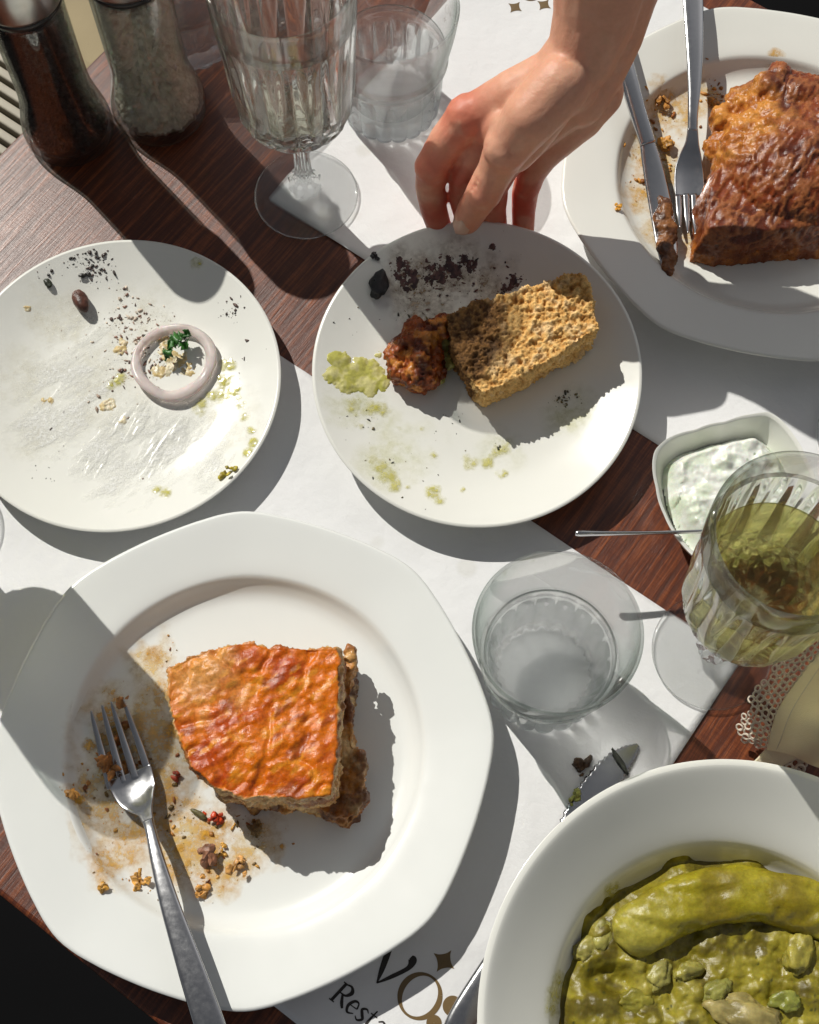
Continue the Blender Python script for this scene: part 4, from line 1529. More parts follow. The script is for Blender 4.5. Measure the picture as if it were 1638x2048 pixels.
#@@SMEARS
# ------------------------------------------------------------------ smears and crumbs
def smear(name, plate, blobs, thr, hmax, material, colf, label, cat, res=.0006, nscale=.006, seed=0, aniso=None, nstr=1.0, minh=.00008):
    """residue left on a plate: blobs (px, py, radius_px, amp) broken up by noise, built as low relief following the plate"""
    L_ = []
    for b_ in blobs:
        l = plate.loc(b_[0], b_[1])
        L_.append((l.x, l.y, b_[2] * .00028, b_[3]))
    L_ = np.array(L_)
    x0, x1 = (L_[:, 0] - L_[:, 2] * 2).min(), (L_[:, 0] + L_[:, 2] * 2).max()
    y0, y1 = (L_[:, 1] - L_[:, 2] * 2).min(), (L_[:, 1] + L_[:, 2] * 2).max()
    nx, ny = int((x1 - x0) / res) + 2, int((y1 - y0) / res) + 2
    X, Y = np.meshgrid(np.linspace(x0, x1, nx), np.linspace(y0, y1, ny))
    p = np.stack([X.ravel(), Y.ravel(), np.zeros(nx * ny)], 1)
    fld = np.zeros(len(p))
    for (lx, ly, lr, am) in L_:
        fld = np.maximum(fld, am * np.exp(-(((p[:, 0] - lx) ** 2 + (p[:, 1] - ly) ** 2) / (lr * lr))))
    q = p.copy()
    if aniso:
        an, st_ = aniso
        ca, sa = math.cos(an), math.sin(an)
        q = np.stack([(p[:, 0] * ca + p[:, 1] * sa) / st_, -p[:, 0] * sa + p[:, 1] * ca, p[:, 2]], 1)
    nz = fbm(q, nscale, 4, seed, .6)
    val = fld * (1 + (nz - .5) * 2 * nstr) - thr
    r = np.hypot(p[:, 0], p[:, 1])
    val[r > plate.pr.max() - .001] = -1
    k2 = (val > 0).reshape(ny, nx)
    fs = []
    for j in range(ny - 1):
        row = k2[j, :-1] | k2[j, 1:] | k2[j + 1, :-1] | k2[j + 1, 1:]
        for i in np.nonzero(row)[0]:
            a = j * nx + i
            fs.append((a, a + 1, a + nx + 1, a + nx))
    if not fs:
        return None
    fa = np.array(fs)
    used = np.zeros(nx * ny, bool); used[fa.ravel()] = True
    idx = -np.ones(nx * ny, int); idx[used] = np.arange(used.sum())
    hh = np.where(val > 0, minh + hmax * np.clip(val, 0, 1) ** .7, -.00025)
    p[:, 2] = plate.zl(np.hypot(p[:, 0], p[:, 1])) + hh + .00012
    pu, vu_ = p[used], val[used].clip(0, 1)
    ob = mesh(name, pu, idx[fa], M[material], col=colf(pu, vu_))
    ob.matrix_world = plate.M
    tag(ob, label, cat, kind='stuff')
    return ob


def scatter(name, plate, blobs, count, smin, smax, cols, label, cat, seed=0, flat=.55, mt='bits'):
    """countless tiny crumbs, many small and few larger, strewn round the blobs (px, py, radius_px, weight)"""
    rng = np.random.default_rng(seed)
    bm = bmesh.new(); bmesh.ops.create_icosphere(bm, subdivisions=1, radius=1.0)
    sv = np.array([v.co[:] for v in bm.verts]); sf = np.array([[v.index for v in f.verts] for f in bm.faces]); bm.free()
    wts = np.array([b[3] * b[2] for b in blobs], float); wts /= wts.sum()
    L_ = [plate.loc(b[0], b[1]) for b in blobs]
    V_, F_, C_ = [], [], []
    for k in range(count):
        bi = rng.choice(len(blobs), p=wts)
        rr = blobs[bi][2] * .00028
        x = L_[bi].x + rng.normal(0, rr * .55); y = L_[bi].y + rng.normal(0, rr * .55)
        r_ = math.hypot(x, y)
        if r_ > plate.pr.max() - .002:
            continue
        sz = smin * (smax / smin) ** (rng.random() ** 2.6)
        st_ = rng.uniform(.8, 2.0)
        q = sv * sz * np.array((st_, 1 / st_ ** .5, flat)) * (1 + rng.normal(0, .22, (len(sv), 1)))
        an = rng.uniform(0, 6.3); ca, sa = math.cos(an), math.sin(an)
        q = np.stack([q[:, 0] * ca - q[:, 1] * sa + x, q[:, 0] * sa + q[:, 1] * ca + y, q[:, 2] + float(plate.zl(r_)) + sz * flat * .6], 1)
        F_.append(sf + len(V_) * len(sv)); V_.append(q)
        c = np.asarray(cols[rng.integers(len(cols))]) * rng.uniform(.7, 1.25)
        C_.append(np.tile(c, (len(sv), 1)))
    ob = mesh(name, np.concatenate(V_), np.concatenate(F_), M[mt], col=np.concatenate(C_).clip(0, 1))
    ob.matrix_world = plate.M
    tag(ob, label, cat, kind='stuff')
    return ob


def const(c, c2=None, sc=.004, sd=0):
    def f(p, v):
        if c2 is None:
            return np.tile(np.asarray(c, float), (len(p), 1))
        return mix(np.asarray(c, float), c2, ss(.4, .62, fbm(p, sc, 3, sd)))
    return f


def wet(p, v):
    return np.repeat((1.7 * v)[:, None], 3, 1).clip(0, 1)


# left plate: yogurt streaks, oily sheen, dark crumbs, yellow-green dressing
YB = [(150, 760, 120, 1), (110, 850, 110, 1), (220, 900, 110, .95), (320, 880, 110, 1), (250, 960, 90, .9), (400, 880, 90, .8), (180, 680, 80, .8), (420, 960, 60, .6)]
smear('yogurt_smear', LEFT, YB, .42, .00018, 'yogurt_film', wet, 'thin white yogurt dressing smeared over the left plate', 'sauce', seed=3, aniso=(R(40), 2.6), nscale=.007, nstr=1.2)
smear('yogurt_smear', LEFT, [(270, 850, 70, 1), (300, 900, 70, 1), (350, 870, 60, .9), (200, 920, 60, .9), (290, 930, 50, .9), (430, 930, 60, .8), (100, 840, 50, .8)], .60, .00055, 'yogurt_film', wet, 'thicker yogurt ridges below the onion ring', 'sauce', seed=8, aniso=(R(62), 5.0), nscale=.0040, nstr=1.2)
smear('oil_film', LEFT, [(120, 640, 110, .8), (60, 760, 100, .8), (60, 880, 80, .7), (280, 640, 100, .8), (200, 780, 150, .7), (450, 850, 90, .8)], .28, .0001, 'oil_clear', wet, 'thin oily sheen over the left plate', 'oil', seed=9, nscale=.012)
scatter('spice_crumbs', LEFT, [(255, 600, 36, .8), (235, 640, 34, 1), (275, 650, 40, .8), (310, 650, 50, .7), (250, 690, 40, .9), (282, 700, 40, 1), (300, 735, 44, .9), (250, 750, 40, .7), (180, 760, 140, .25), (330, 720, 30, .8)], 420, .00022, .0013, ((.28, .15, .11), (.45, .33, .25), (.60, .50, .40), (.10, .06, .05)), 'pinkish-brown spice crumbs left of the onion ring', 'crumbs', 14)
scatter('spice_crumbs', LEFT, [(170, 515, 36, .8), (185, 545, 30, 1.2), (140, 512, 30, .7), (190, 508, 26, .9), (205, 540, 30, .8), (75, 540, 20, .5), (110, 520, 24, .5), (455, 610, 26, .6), (465, 625, 24, .5), (80, 950, 60, .1), (480, 720, 60, .1)], 230, .00022, .0015, ((.022, .020, .016), (.05, .035, .03), (.10, .06, .05)), 'black herb crumbs along the top rim of the left plate', 'crumbs', 25, flat=.4)
smear('green_dressing', LEFT, [(455, 730, 20, 1), (450, 760, 20, 1), (465, 785, 20, 1), (480, 810, 16, 1), (492, 835, 13, 1), (502, 860, 11, 1), (506, 885, 12, 1), (495, 905, 12, 1), (475, 800, 12, .9), (405, 815, 24, .7), (330, 985, 16, .9), (315, 980, 12, .9), (425, 790, 18, .7), (395, 525, 18, .6), (240, 760, 18, .9), (222, 770, 14, .7), (450, 780, 34, .62)], .26, .0006, 'green_film', wet, 'yellow-green dressing streaks right of the onion ring', 'sauce', seed=31, nscale=.005, nstr=1.1)
smear('dip_scrap', LEFT, [(330, 690, 24, .9), (350, 722, 30, .85), (322, 740, 24, .9), (375, 740, 22, .8), (215, 810, 20, .9), (95, 805, 16, .9), (245, 838, 14, .8), (240, 700, 16, 1), (245, 685, 12, 1), (55, 620, 12, .7)], .46, .0013, 'puree', const((.58, .44, .20), (.68, .60, .42), .004, 3), 'beige food scraps around the onion ring', 'food scraps', seed=35, nscale=.0035, res=.0005, nstr=1.2)

# middle plate
TB = [(808, 540, 34, 1), (815, 562, 28, .9), (870, 548, 34, .9), (905, 537, 30, 1), (935, 525, 24, 1), (885, 557, 28, .8), (1030, 560, 18, 1), (1015, 575, 18, 1), (1000, 590, 14, .9), (985, 495, 9, .9)]
smear('tapenade_smear', MID, TB, .58, .0011, 'bits', const((.040, .018, .020), (.10, .045, .042), .003, 2), 'purple-black olive paste smeared behind the rusk', 'tapenade', seed=41, nscale=.0034, res=.0005, nstr=1.5)
scatter('tapenade_crumbs', MID, TB + [(850, 575, 60, .5), (950, 570, 60, .5), (840, 610, 40, .4), (1000, 540, 50, .2)], 420, .0002, .0012, ((.035, .016, .018), (.09, .04, .04), (.16, .09, .08)), 'scattered purple-black crumbs around the olive paste', 'crumbs', 43, flat=.45)
smear('tapenade_stain', MID, [(830, 560, 80, .9), (910, 560, 90, .9), (960, 590, 70, .8), (840, 620, 60, .8), (1000, 540, 50, .5)], .22, .0001, 'oil_brown', wet, 'thin brownish stain around the olive paste', 'stain', seed=44, nscale=.010)
smear('green_sauce', MID, [(680, 720, 22, 1), (668, 752, 22, 1), (692, 768, 24, 1), (722, 730, 20, .95), (738, 772, 24, 1), (760, 765, 20, 1), (710, 752, 36, .75), (745, 742, 28, .75), (760, 705, 14, .9)], .34, .0013, 'sauce', const((.46, .44, .10), (.60, .56, .24), .005, 3), 'lumpy green courgette sauce left of the fritter', 'sauce', seed=51, nscale=.008, nstr=1.3)
smear('green_sauce', MID, [(710, 815, 24, .75), (735, 825, 28, .8), (765, 820, 22, .75), (720, 850, 14, .7), (795, 858, 10, .9), (845, 858, 8, .8), (740, 920, 20, .8), (760, 935, 22, .85), (775, 955, 22, .85), (790, 970, 18, .85), (868, 910, 12, .9), (868, 985, 20, .85), (880, 1000, 14, .9), (815, 975, 8, .9), (925, 980, 8, .8), (940, 925, 24, .6), (1000, 890, 28, .65), (985, 905, 16, .8), (975, 925, 16, .7), (1003, 948, 13, 1)], .28, .0004, 'green_film', lambda p, v: wet(p, v) * .8, 'scattered green sauce traces at the front of the held plate', 'sauce', seed=57, nscale=.007, nstr=1.2)
smear('oil_film', MID, [(700, 800, 90, .8), (800, 900, 110, .7), (1000, 900, 60, .8), (1140, 830, 60, 1), (1150, 800, 50, .8), (760, 930, 70, .8)], .32, .0001, 'oil_yellow', lambda p, v: wet(p, v) * .45, 'faint yellow oil film on the front of the held plate', 'oil', seed=61, nscale=.014)
scatter('spice_crumbs', MID, [(1130, 795, 18, 2), (1120, 800, 16, 2), (1155, 795, 14, 1), (850, 640, 60, .3), (1000, 895, 12, 1), (720, 640, 40, .2), (900, 865, 60, .3), (800, 960, 90, .3), (720, 830, 50, .4)], 130, .0002, .0011, ((.03, .032, .02), (.09, .08, .05), (.15, .12, .05)), 'dark crumbs in front of the rusk', 'crumbs', 65)

# big plate: tomato oil, crumbs
smear('tomato_oil', BIG, [(320, 1440, 100, .9), (260, 1500, 110, .9), (330, 1600, 100, 1), (250, 1640, 90, .9), (380, 1680, 100, .9), (300, 1310, 60, .8), (230, 1700, 80, .8), (450, 1720, 80, .8), (210, 1420, 60, .8), (520, 1690, 70, .6), (170, 1560, 50, .7)], .26, .0001, 'oil_orange', wet, 'orange tomato oil left on the moussaka plate', 'oil', seed=71, nscale=.011, nstr=1.0)
smear('crust_scraps', BIG, [(360, 1700, 14, .8), (375, 1730, 12, .9), (455, 1650, 16, .9), (345, 1460, 20, .8), (300, 1310, 30, .6), (180, 1490, 16, .9), (160, 1600, 14, .9), (270, 1620, 18, .7), (240, 1460, 20, .8), (520, 1670, 18, .9), (560, 1690, 12, .8), (410, 1670, 14, .8)], .36, .0005, 'orange_film', wet, 'thin orange sauce spots on the moussaka plate', 'sauce', seed=77, nscale=.005, nstr=1.2)
scatter('crust_crumbs', BIG, [(330, 1440, 80, .6), (280, 1620, 90, .7), (380, 1640, 70, .8), (420, 1740, 70, .8), (220, 1690, 70, .5), (510, 1680, 40, .8), (200, 1560, 60, .7), (235, 1480, 40, .8), (155, 1580, 26, 1.2), (480, 1650, 40, .9), (330, 1310, 40, .5), (300, 1760, 60, .4)], 300, .00025, .0017, ((.58, .30, .06), (.44, .19, .04), (.30, .10, .03), (.16, .10, .03)), 'small orange crumbs scattered over the moussaka plate', 'crumbs', 78)
smear('fork_residue', BIG, [(240, 1540, 20, 1), (262, 1530, 16, 1), (222, 1520, 16, 1), (235, 1480, 12, .9), (250, 1450, 10, .9), (285, 1520, 12, .9)], .46, .0045, 'crust', const((.46, .20, .05), (.24, .08, .02), .004, 4), 'moussaka residue packed between the fork tines', 'residue', seed=79, nscale=.0035, nstr=1.4)

# far plate
smear('tomato_oil', FAR, [(1340, 230, 80, .9), (1320, 330, 80, .9), (1290, 400, 60, .8), (1400, 200, 60, .9), (1300, 280, 50, .8), (1400, 480, 70, .9), (1440, 450, 60, 1), (1330, 460, 70, .7), (1550, 115, 26, .7)], .26, .0001, 'oil_orange', wet, 'orange oil pooled around knife and fork on the pie plate', 'oil', seed=81, nscale=.011)
scatter('crust_crumbs', FAR, [(1330, 250, 60, .7), (1310, 320, 44, .7), (1290, 370, 40, .7), (1420, 190, 40, .8), (1345, 330, 30, .7), (1280, 300, 26, .7), (1400, 470, 24, 1)], 220, .00025, .0019, ((.56, .26, .04), (.42, .18, .03), (.30, .10, .02)), 'small orange crumbs around knife and fork on the pie plate', 'crumbs', 87)

# ------------------------------------------------------------------ beans and long pepper in the deep plate
SC = SOUP.M.translation


def bean_in(p):
    return .0895 - np.hypot(p[:, 0], p[:, 1]) + (fbm(p, .02, 3, 3) - .5) * .012


_hole = SOUP.loc(1210, 1960)


def bean_z(p, ins):
    base = SOUP.zl(np.hypot(p[:, 0], p[:, 1]))
    w1 = worley(p, .016, 4); w2 = worley(p, .009, 9)
    edge = ss(0, .016, ins)
    lumps = ss(.62, .08, w1) * .0032 * (.3 + noise(p, .02, 8)) + ss(.6, .1, w2) * .0014 + fbm(p, .016, 5, 6, .55) * .0085
    dip = ss(.020, .004, np.hypot(p[:, 0] - _hole.x, (p[:, 1] - _hole.y) * 1.8)) * .008
    flat = np.maximum(base, .0150)
    return flat + edge * (.0015 + lumps - dip) - (1 - edge) * .001


def bean_c(p):
    q = np.column_stack([p[:, :2], 0 * p[:, 2]])
    a = fbm(q, .014, 4, 8)
    c = mix(np.array((.19, .155, .010)), (.28, .235, .022), ss(.4, .62, a))  # saucy olive, darkened to put the shade over this dish into its colour
    c = mix(c, (.36, .31, .06), ss(.45, .12, worley(q, .016, 4)) * .55)
    c = mix(c, (.075, .055, .006), ss(.52, .66, fbm(q, .010, 3, 18)) * .75)
    d_ = worley(q, .005, 55)
    c = mix(c, (.05, .055, .012), ss(.2, .08, d_) * (noise(q, .012, 3) > .55))
    return c


bn = heightfield('stewed_beans', bean_in, (-.1, .1, -.1, .1), .0008, bean_z, M['puree'], bean_c)
bn.location = SC
tag(bn, 'mashed yellow-green stewed beans filling the deep plate', 'beans')

kp = [(1238, 1880, .0225, .0030, .0025), (1246, 1874, .0240, .0095, .0065), (1262, 1864, .0248, .0125, .0088), (1310, 1838, .0255, .0140, .0096), (1380, 1806, .0260, .0145, .0100), (1460, 1790, .0262, .0145, .0098), (1550, 1794, .0262, .0142, .0096), (1640, 1822, .0258, .0138, .0094), (1720, 1864, .0250, .0130, .0090), (1760, 1892, .0240, .0050, .0050)]
a = sweep(*spath(kp, 14), n=40, power=2.1)
v = np.array(a[0])
nn_ = fbm(v, .018, 3, 4)
wr = np.stack([v[:, 0] * .35, v[:, 1] * 1.6, v[:, 2]], 1)
v[:, 2] += (nn_ - .5) * .0060 + (fbm(wr, .007, 3, 6) - .5) * .0030 - ss(.80, .97, 1 - np.abs(2 * fbm(wr, .014, 3, 24) - 1)) * .0016
v[:, 1] += (fbm(v, .02, 3, 9) - .5) * .006
cc = mix(np.array((.28, .235, .012)), (.20, .155, .008), ss(.4, .62, fbm(v, .02, 3, 2)))  # pepper tone lowered with the mash, shade included in the colour
q0 = P(1250, 1870, .03)
cc = mix(cc, (.38, .34, .06), ss(.035, .0, np.hypot(v[:, 0] - q0.x, v[:, 1] - q0.y)) * .7)
pp_ = mesh('long_pepper', v, a[1], M['puree'], col=cc)
fix_normals(pp_)
tag(pp_, 'long curved yellow-green pepper across the top of the beans', 'pepper')
for (x, y, s_, an, st_, col, nm, lab, h) in (
        (1206, 1868, .0080, 1.1, 1.3, (.44, .42, .13), 'bean', 'pale split bean wedged against the left wall of the deep plate', .0300),
        (1176, 1900, .0085, .5, 1.5, (.44, .40, .12), 'bean', 'pale bean clinging to the left rim of the deep plate', .0285),
        (1318, 1950, .0075, .9, 1.6, (.46, .43, .14), 'bean', 'upright pale bean below the tip of the long pepper', .0320),
        (1375, 1945, .0070, .4, 1.6, (.40, .37, .10), 'bean', 'pale bean in the middle of the mash', .0330),
        (1598, 1905, .0100, 1.3, 1.5, (.46, .40, .08), 'bean', 'large yellow bean below the long pepper, near the right edge', .0330),
        (1575, 2002, .0085, .2, 1.25, (.30, .36, .08), 'bean', 'round green bean near the lower right corner', .0320),
        (1430, 1985, .0075, .6, 1.5, (.34, .35, .10), 'bean', 'green-grey bean above the pale browned mushroom', .0330),
        (1490, 2035, .0150, -.3, 1.9, (.46, .37, .17), 'mushroom', 'pale browned mushroom slice at the bottom of the bean plate', .0330),
        (1270, 2000, .0085, .1, 1.5, (.34, .31, .05), 'bean', 'soft yellow bean at the left side of the mash', .0290),
        (1190, 2030, .0075, .4, 1.5, (.38, .34, .06), 'bean', 'soft yellow bean at the lower left of the mash', .0270)):
    h -= .0085
    s_ *= .82
    col = tuple(.62 * (q_ * .72) + .38 * m_ for q_, m_ in zip(col, (.24, .20, .016)))  # blended towards the mash and darkened for the shade painted in
    c = P(x, y, h)
    v, f = ball((0, 0, 0), 1.0, 4)
    v = np.array(v)
    sd = int(x)
    v = v * (1 + (fbm(v * .01 + sd, .009, 4, sd, .6) - .5) * 1.3)[:, None] * np.array((st_, 1, .62)) * s_ * .85
    ca, sa = math.cos(an), math.sin(an)
    v = np.stack([v[:, 0] * ca - v[:, 1] * sa, v[:, 0] * sa + v[:, 1] * ca, v[:, 2]], 1)
    cl = mix(np.asarray(col) * .75, tuple(np.asarray(col) * 1.2), ss(.35, .65, fbm(v, .005, 3, sd)))
    ob = mesh(nm, v, f, M['puree'], col=cl, loc=c)
    tag(ob, lab, 'bean' if nm == 'bean' else 'mushroom')
smear('green_sauce', SOUP, [(1222, 1785, 16, 1), (1235, 1775, 12, 1), (1110, 1990, 22, .8), (1115, 1960, 18, .7), (1105, 2020, 18, .8), (1160, 1930, 18, .9)], .26, .0004, 'green_film', lambda p, v: wet(p, v) * .8, 'green sauce spots on the inner rim of the bean plate', 'sauce', seed=91, nscale=.006)

# ------------------------------------------------------------------ lace-edged napkin
nk = empty('lace_napkin', P(1600, 1420, 0))
tag(nk, 'cream linen napkin with crocheted lace border at the right edge', 'napkin')
bpy.context.view_layer.update()


def cloth(name, edge, inner, seed, amp=.006, nu=60, nv=40, mt='linen'):
    e = curve_pts([tuple(P(*q)) for q in edge], 24); i_ = curve_pts([tuple(P(*q)) for q in inner], 24)
    su_ = np.linspace(0, 1, nu); sv_ = np.linspace(0, 1, nv)
    te = np.linspace(0, 1, len(e)); ti = np.linspace(0, 1, len(i_))
    E_ = np.stack([np.interp(su_, te, e[:, k]) for k in range(3)], 1)
    I_ = np.stack([np.interp(su_, ti, i_[:, k]) for k in range(3)], 1)
    vs = []
    for t in sv_:
        row = E_ * (1 - t) + I_ * t
        row[:, 2] += amp * math.sin(math.pi * min(1, t * 1.2)) * (np.sin(su_ * 5 + t * 4 + seed) * .6 + .5)
        vs.append(row)
    vs = np.concatenate(vs)
    vs[:, 2] += (fbm(vs, .03, 3, seed) - .5) * .003
    fs = [(j * nu + i, j * nu + i + 1, (j + 1) * nu + i + 1, (j + 1) * nu + i) for j in range(nv - 1) for i in range(nu - 1)]
    ob = mesh(name, vs, fs, M[mt])
    so = ob.modifiers.new('t', 'SOLIDIFY'); so.thickness = .0008
    reparent(ob, nk)
    return E_, I_


def torus(c, r, t, nrm, seg=12, ms=6):
    nrm = np.asarray(nrm, float); nrm /= np.linalg.norm(nrm)
    a = np.cross(nrm, (0, 1, .2)); a /= np.linalg.norm(a); b_ = np.cross(nrm, a)
    vs, fs = [], []
    for i in range(seg):
        th = 2 * math.pi * i / seg
        d_ = a * math.cos(th) + b_ * math.sin(th)
        for j in range(ms):
            ph = 2 * math.pi * j / ms
            vs.append(tuple(np.asarray(c) + d_ * (r + t * math.cos(ph)) + nrm * t * math.sin(ph)))
    for i in range(seg):
        for j in range(ms):
            fs.append((i * ms + j, i * ms + (j + 1) % ms, ((i + 1) % seg) * ms + (j + 1) % ms, ((i + 1) % seg) * ms + j))
    return vs, fs


def lace(E_, I_, rows, seed, r0=.0021):
    """crochet: rows of overlapping thread loops beyond the hem, with picots"""
    L_ = np.concatenate([[0], np.cumsum(np.linalg.norm(np.diff(E_, axis=0), axis=1))])
    rng = np.random.default_rng(seed)
    arrs = []
    for k in range(rows):
        nst = int(L_[-1] / (r0 * 1.75))
        for q in range(nst):
            s_ = (q + .5 * (k % 2)) / nst * L_[-1]
            p = np.array([np.interp(s_, L_, E_[:, a_]) for a_ in range(3)])
            pi = np.array([np.interp(s_, L_, I_[:, a_]) for a_ in range(3)])
            out = p - pi; out /= np.linalg.norm(out)
            tanv = np.array([np.interp(s_ + .001, L_, E_[:, a_]) for a_ in range(3)]) - p
            nrm = np.cross(out, tanv) if np.linalg.norm(tanv) > 1e-9 else np.array((0, 0, 1.))
            wave = .6 * math.sin(s_ / .0085 * math.pi) ** 2 * (1 if k >= rows - 2 else 0)
            if k == rows - 1 and (q // 2) % 3 == 0:
                continue
            c = p + out * (r0 * (1.0 + 1.65 * k) + wave * r0) + rng.normal(0, .0002, 3)
            arrs.append(torus(c, r0 * rng.uniform(.75, 1.0), r0 * .27, nrm + rng.normal(0, .15, 3) * np.linalg.norm(nrm)))
    a_ = join(*arrs)
    ob = mesh('lace_border', a_[0], a_[1], M['lace'])
    tag(ob, kind='stuff')
    reparent(ob, nk)


E1, I1 = cloth('napkin_cloth', [(1690, 1225, .066), (1640, 1300, .056), (1592, 1362, .046), (1555, 1420, .036), (1538, 1475, .024), (1532, 1500, .016)],
               [(1800, 1235, .092), (1790, 1320, .088), (1770, 1400, .080), (1735, 1470, .066), (1690, 1520, .046), (1650, 1540, .036)], 2)
lace(E1, I1, 5, 3)
E2, I2 = cloth('folded_layer', [(1618, 1502, .012), (1600, 1512, .010), (1570, 1528, .008), (1535, 1550, .006), (1500, 1570, .005)],
               [(1640, 1460, .018), (1596, 1462, .018), (1540, 1490, .014), (1510, 1520, .011), (1470, 1550, .006)], 5, .001, 40, 16)
lace(E2, I2, 4, 8, .0026)
# hem stitching line
hem = E1 * .86 + I1 * .14 + np.array((0, 0, .0030))
a = sweep(hem[::2], .00022, .00022, n=6)
hm = mesh('hem', a[0], a[1], M['lace']); reparent(hm, nk)

#@@HAND
# ------------------------------------------------------------------ hand and forearm
def hp(px, py, z, r):
    return (np.array(P(px, py, z)), r)


def build_hand():
    A = []
    # forearm and wrist (flattened: two parallel strands)
    A.append(chain([hp(1240, -190, .225, .031), hp(1205, -60, .190, .027), hp(1190, 30, .168, .0235), hp(1165, 105, .150, .0205), hp(1128, 150, .140, .0195)]))
    A.append(chain([hp(1262, -170, .205, .030), hp(1228, -20, .170, .025), hp(1215, 60, .150, .0215), hp(1188, 130, .132, .0200), hp(1150, 190, .118, .0195)]))
    # back of the hand: metacarpals fanning from the wrist
    A.append(chain([hp(1128, 150, .140, .0180), hp(1030, 190, .128, .0150), hp(938, 238, .110, .0130)]))
    A.append(chain([hp(1140, 165, .134, .0180), hp(1050, 220, .118, .0150), hp(985, 272, .100, .0125)]))
    A.append(chain([hp(1160, 180, .122, .0180), hp(1090, 240, .106, .0150), hp(1035, 295, .088, .0120)]))
    A.append(chain([hp(1185, 170, .114, .0180), hp(1150, 235, .098, .0150), hp(1085, 305, .078, .0115)]))
    # heel of the hand
    A.append(chain([hp(1192, 185, .112, .0165), hp(1165, 235, .094, .0130), hp(1110, 285, .082, .0110)]))
    # thenar and thumb
    A.append(chain([hp(1120, 170, .146, .0175), hp(1060, 235, .136, .0160), hp(1012, 298, .116, .0132)]))
    A.append(chain([hp(1100, 205, .132, .0150), hp(1060, 270, .112, .0130), hp(1030, 305, .104, .0120)]))
    A.append(chain([hp(1014, 292, .117, .0134), hp(992, 340, .100, .0110), hp(968, 384, .085, .0108), hp(950, 412, .072, .0098), hp(934, 440, .0605, .0088)]))
    # web between thumb and index
    A.append(chain([hp(1010, 250, .122, .0110), hp(985, 262, .112, .0090), hp(960, 262, .106, .0085)]))
    # index
    A.append(chain([hp(936, 236, .111, .0132), hp(896, 278, .100, .0112), hp(866, 330, .085, .0104), hp(860, 372, .068, .0094), hp(867, 418, .048, .0086), hp(878, 452, .0300, .0080), hp(905, 498, .0190, .0074)]))
    # middle
    A.append(chain([hp(985, 272, .100, .0125), hp(950, 310, .090, .0108), hp(930, 350, .074, .0102), hp(928, 400, .052, .0092), hp(938, 445, .032, .0084), hp(948, 490, .0190, .0076)]))
    # ring
    A.append(chain([hp(1035, 295, .088, .0120), hp(1004, 335, .076, .0104), hp(986, 372, .060, .0098), hp(985, 415, .041, .0088), hp(990, 450, .028, .0080), hp(995, 495, .0175, .0074)]))
    # little finger
    A.append(chain([hp(1085, 305, .078, .0112), hp(1062, 345, .064, .0092), hp(1051, 382, .050, .0086), hp(1047, 420, .036, .0078), hp(1047, 455, .0255, .0072), hp(1043, 495, .0165, .0066)]))
    # tendons only just lifting the skin
    A.append(chain([hp(1075, 205, .1455, .0060), hp(1045, 240, .1400, .0055), hp(1016, 285, .1230, .0050)]))
    A.append(chain([hp(1060, 168, .1385, .0070), hp(1000, 198, .1270, .0060), hp(950, 228, .1165, .0050)]))
    # knuckle swellings
    A.append(ball(tuple(P(936, 234, .1125)), .0142, 2))
    A.append(ball(tuple(P(1012, 296, .1180)), .0140, 2))
    A.append(ball(tuple(P(968, 384, .0855)), .0113, 2))
    A.append(ball(tuple(P(864, 334, .0850)), .0110, 2))
    return join(*A)


v, f, n = voxel(build_hand(), .0011, 14, .5)


def crease(v, a, b_, depth, wid):
    a, b_ = np.array(P(*a)), np.array(P(*b_))
    ab = b_ - a
    t = ((v - a) @ ab / (ab @ ab)).clip(0, 1)
    dist = np.linalg.norm(v - (a + t[:, None] * ab), axis=1)
    return -depth * np.exp(-(dist / wid) ** 2)


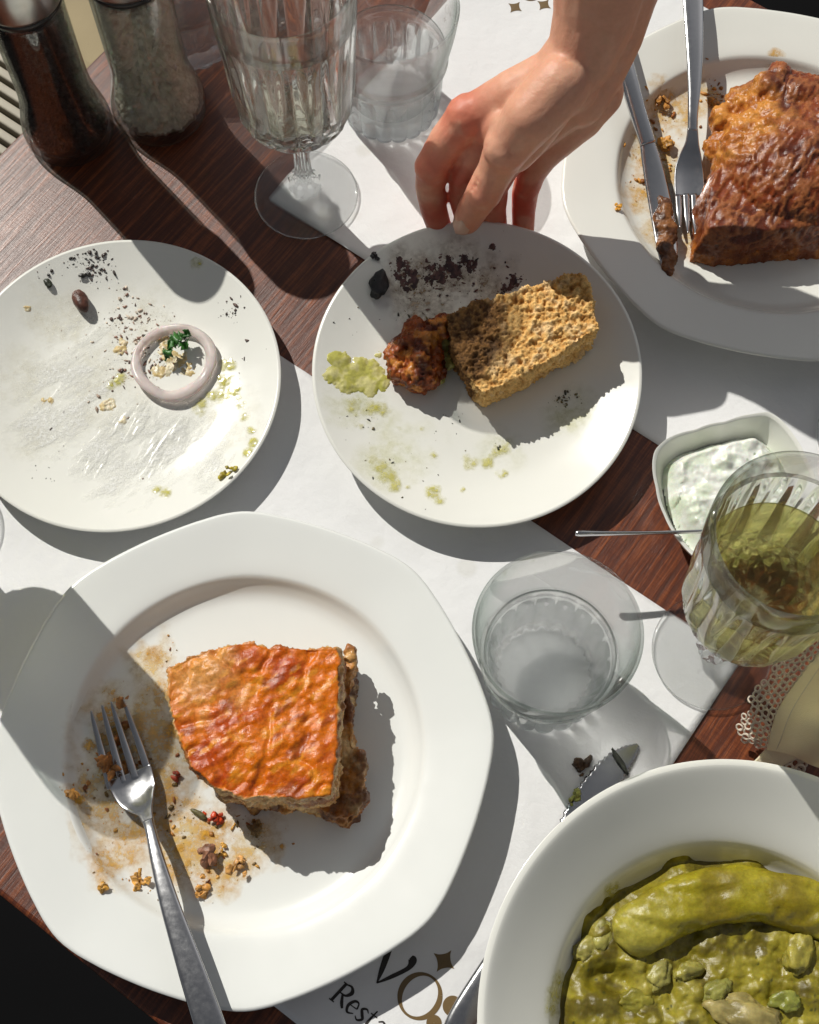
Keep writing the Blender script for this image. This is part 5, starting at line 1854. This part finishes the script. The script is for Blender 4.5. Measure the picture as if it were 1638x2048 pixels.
dsp = np.zeros(len(v))
for (a, b_, dp, wd) in (((950, 372, .095), (985, 392, .092), .0011, .0012), ((946, 380, .092), (980, 402, .089), .0010, .0010), ((955, 362, .098), (988, 380, .096), .0008, .0010),
                        ((842, 372, .075), (890, 378, .070), .0013, .0013), ((846, 322, .090), (885, 345, .085), .0008, .0012),
                        ((1060, 300, .112), (1046, 318, .105), .0015, .0016), ((1150, 220, .120), (1060, 312, .105), .0014, .0022),
                        ((1108, 95, .170), (1160, 118, .165), .0007, .0016), ((1120, 110, .166), (1170, 135, .158), .0006, .0016)):
    dsp += crease(v, a, b_, dp, wd)
dsp += (fbm(v, .012, 3, 7) - .5) * .0007
v2 = v + n * dsp[:, None]
# skin colour: redder knuckles, with the deep red of shaded fingers painted in
red = np.zeros(len(v))
for (x, y, z, rr_, am) in ((936, 234, .112, .020, .7), (1012, 296, .118, .014, .35), (968, 384, .086, .012, .5), (866, 330, .085, .018, .7), (888, 455, .03, .020, .9), (930, 350, .074, .022, .8), (986, 372, .06, .025, .8), (1050, 400, .045, .03, .8), (934, 440, .06, .012, .3), (870, 415, .05, .018, .8)):
    red = np.maximum(red, am * np.exp(-(np.linalg.norm(v - np.array(P(x, y, z)), axis=1) / rr_) ** 2))
cs = mix(np.array((.72, .37, .245)), (.56, .085, .045), (red * 1.25).clip(0, 1))
cs = mix(cs, (.75, .45, .31), ss(.5, .7, fbm(v, .012, 3, 20)) * .35)
hand = mesh('person', v2, f, M['skin'], col=cs)
tag(hand, 'bare forearm and hand gripping the far rim of the middle plate', 'person')
# thumb nail
nv = []
nc, _ = hp(922, 437, .0690, 0)
ax = np.array(P(934, 440, .0605)) - np.array(P(958, 400, .078)); ax /= np.linalg.norm(ax)
upn = np.array((-.16, -.42, .88)); upn -= ax * (upn @ ax); upn /= np.linalg.norm(upn)
sd_ = np.cross(ax, upn)
ctr = np.array(P(937, 437, .0620)) + upn * .0060 + ax * .0026
vs, fs = [], []
NN, KK = 10, 9
for i in range(NN):
    t = i / (NN - 1) * 2 - 1
    wdt = .0056 * (1 - abs(t) ** 3.2 * .75)
    for j in range(KK):
        s_ = j / (KK - 1) * 2 - 1
        vs.append(tuple(ctr + ax * t * .0062 + sd_ * s_ * wdt + upn * (.0026 * (1 - s_ * s_) - .0012 * max(0, t) ** 2)))
for i in range(NN - 1):
    for j in range(KK - 1):
        a = i * KK + j
        fs.append((a, a + 1, a + KK + 1, a + KK))
nl = mesh('thumb_nail', vs, fs, M['nail'])
fix_normals(nl)
so = nl.modifiers.new('t', 'SOLIDIFY'); so.thickness = .0012; so.offset = 0
reparent(nl, hand)
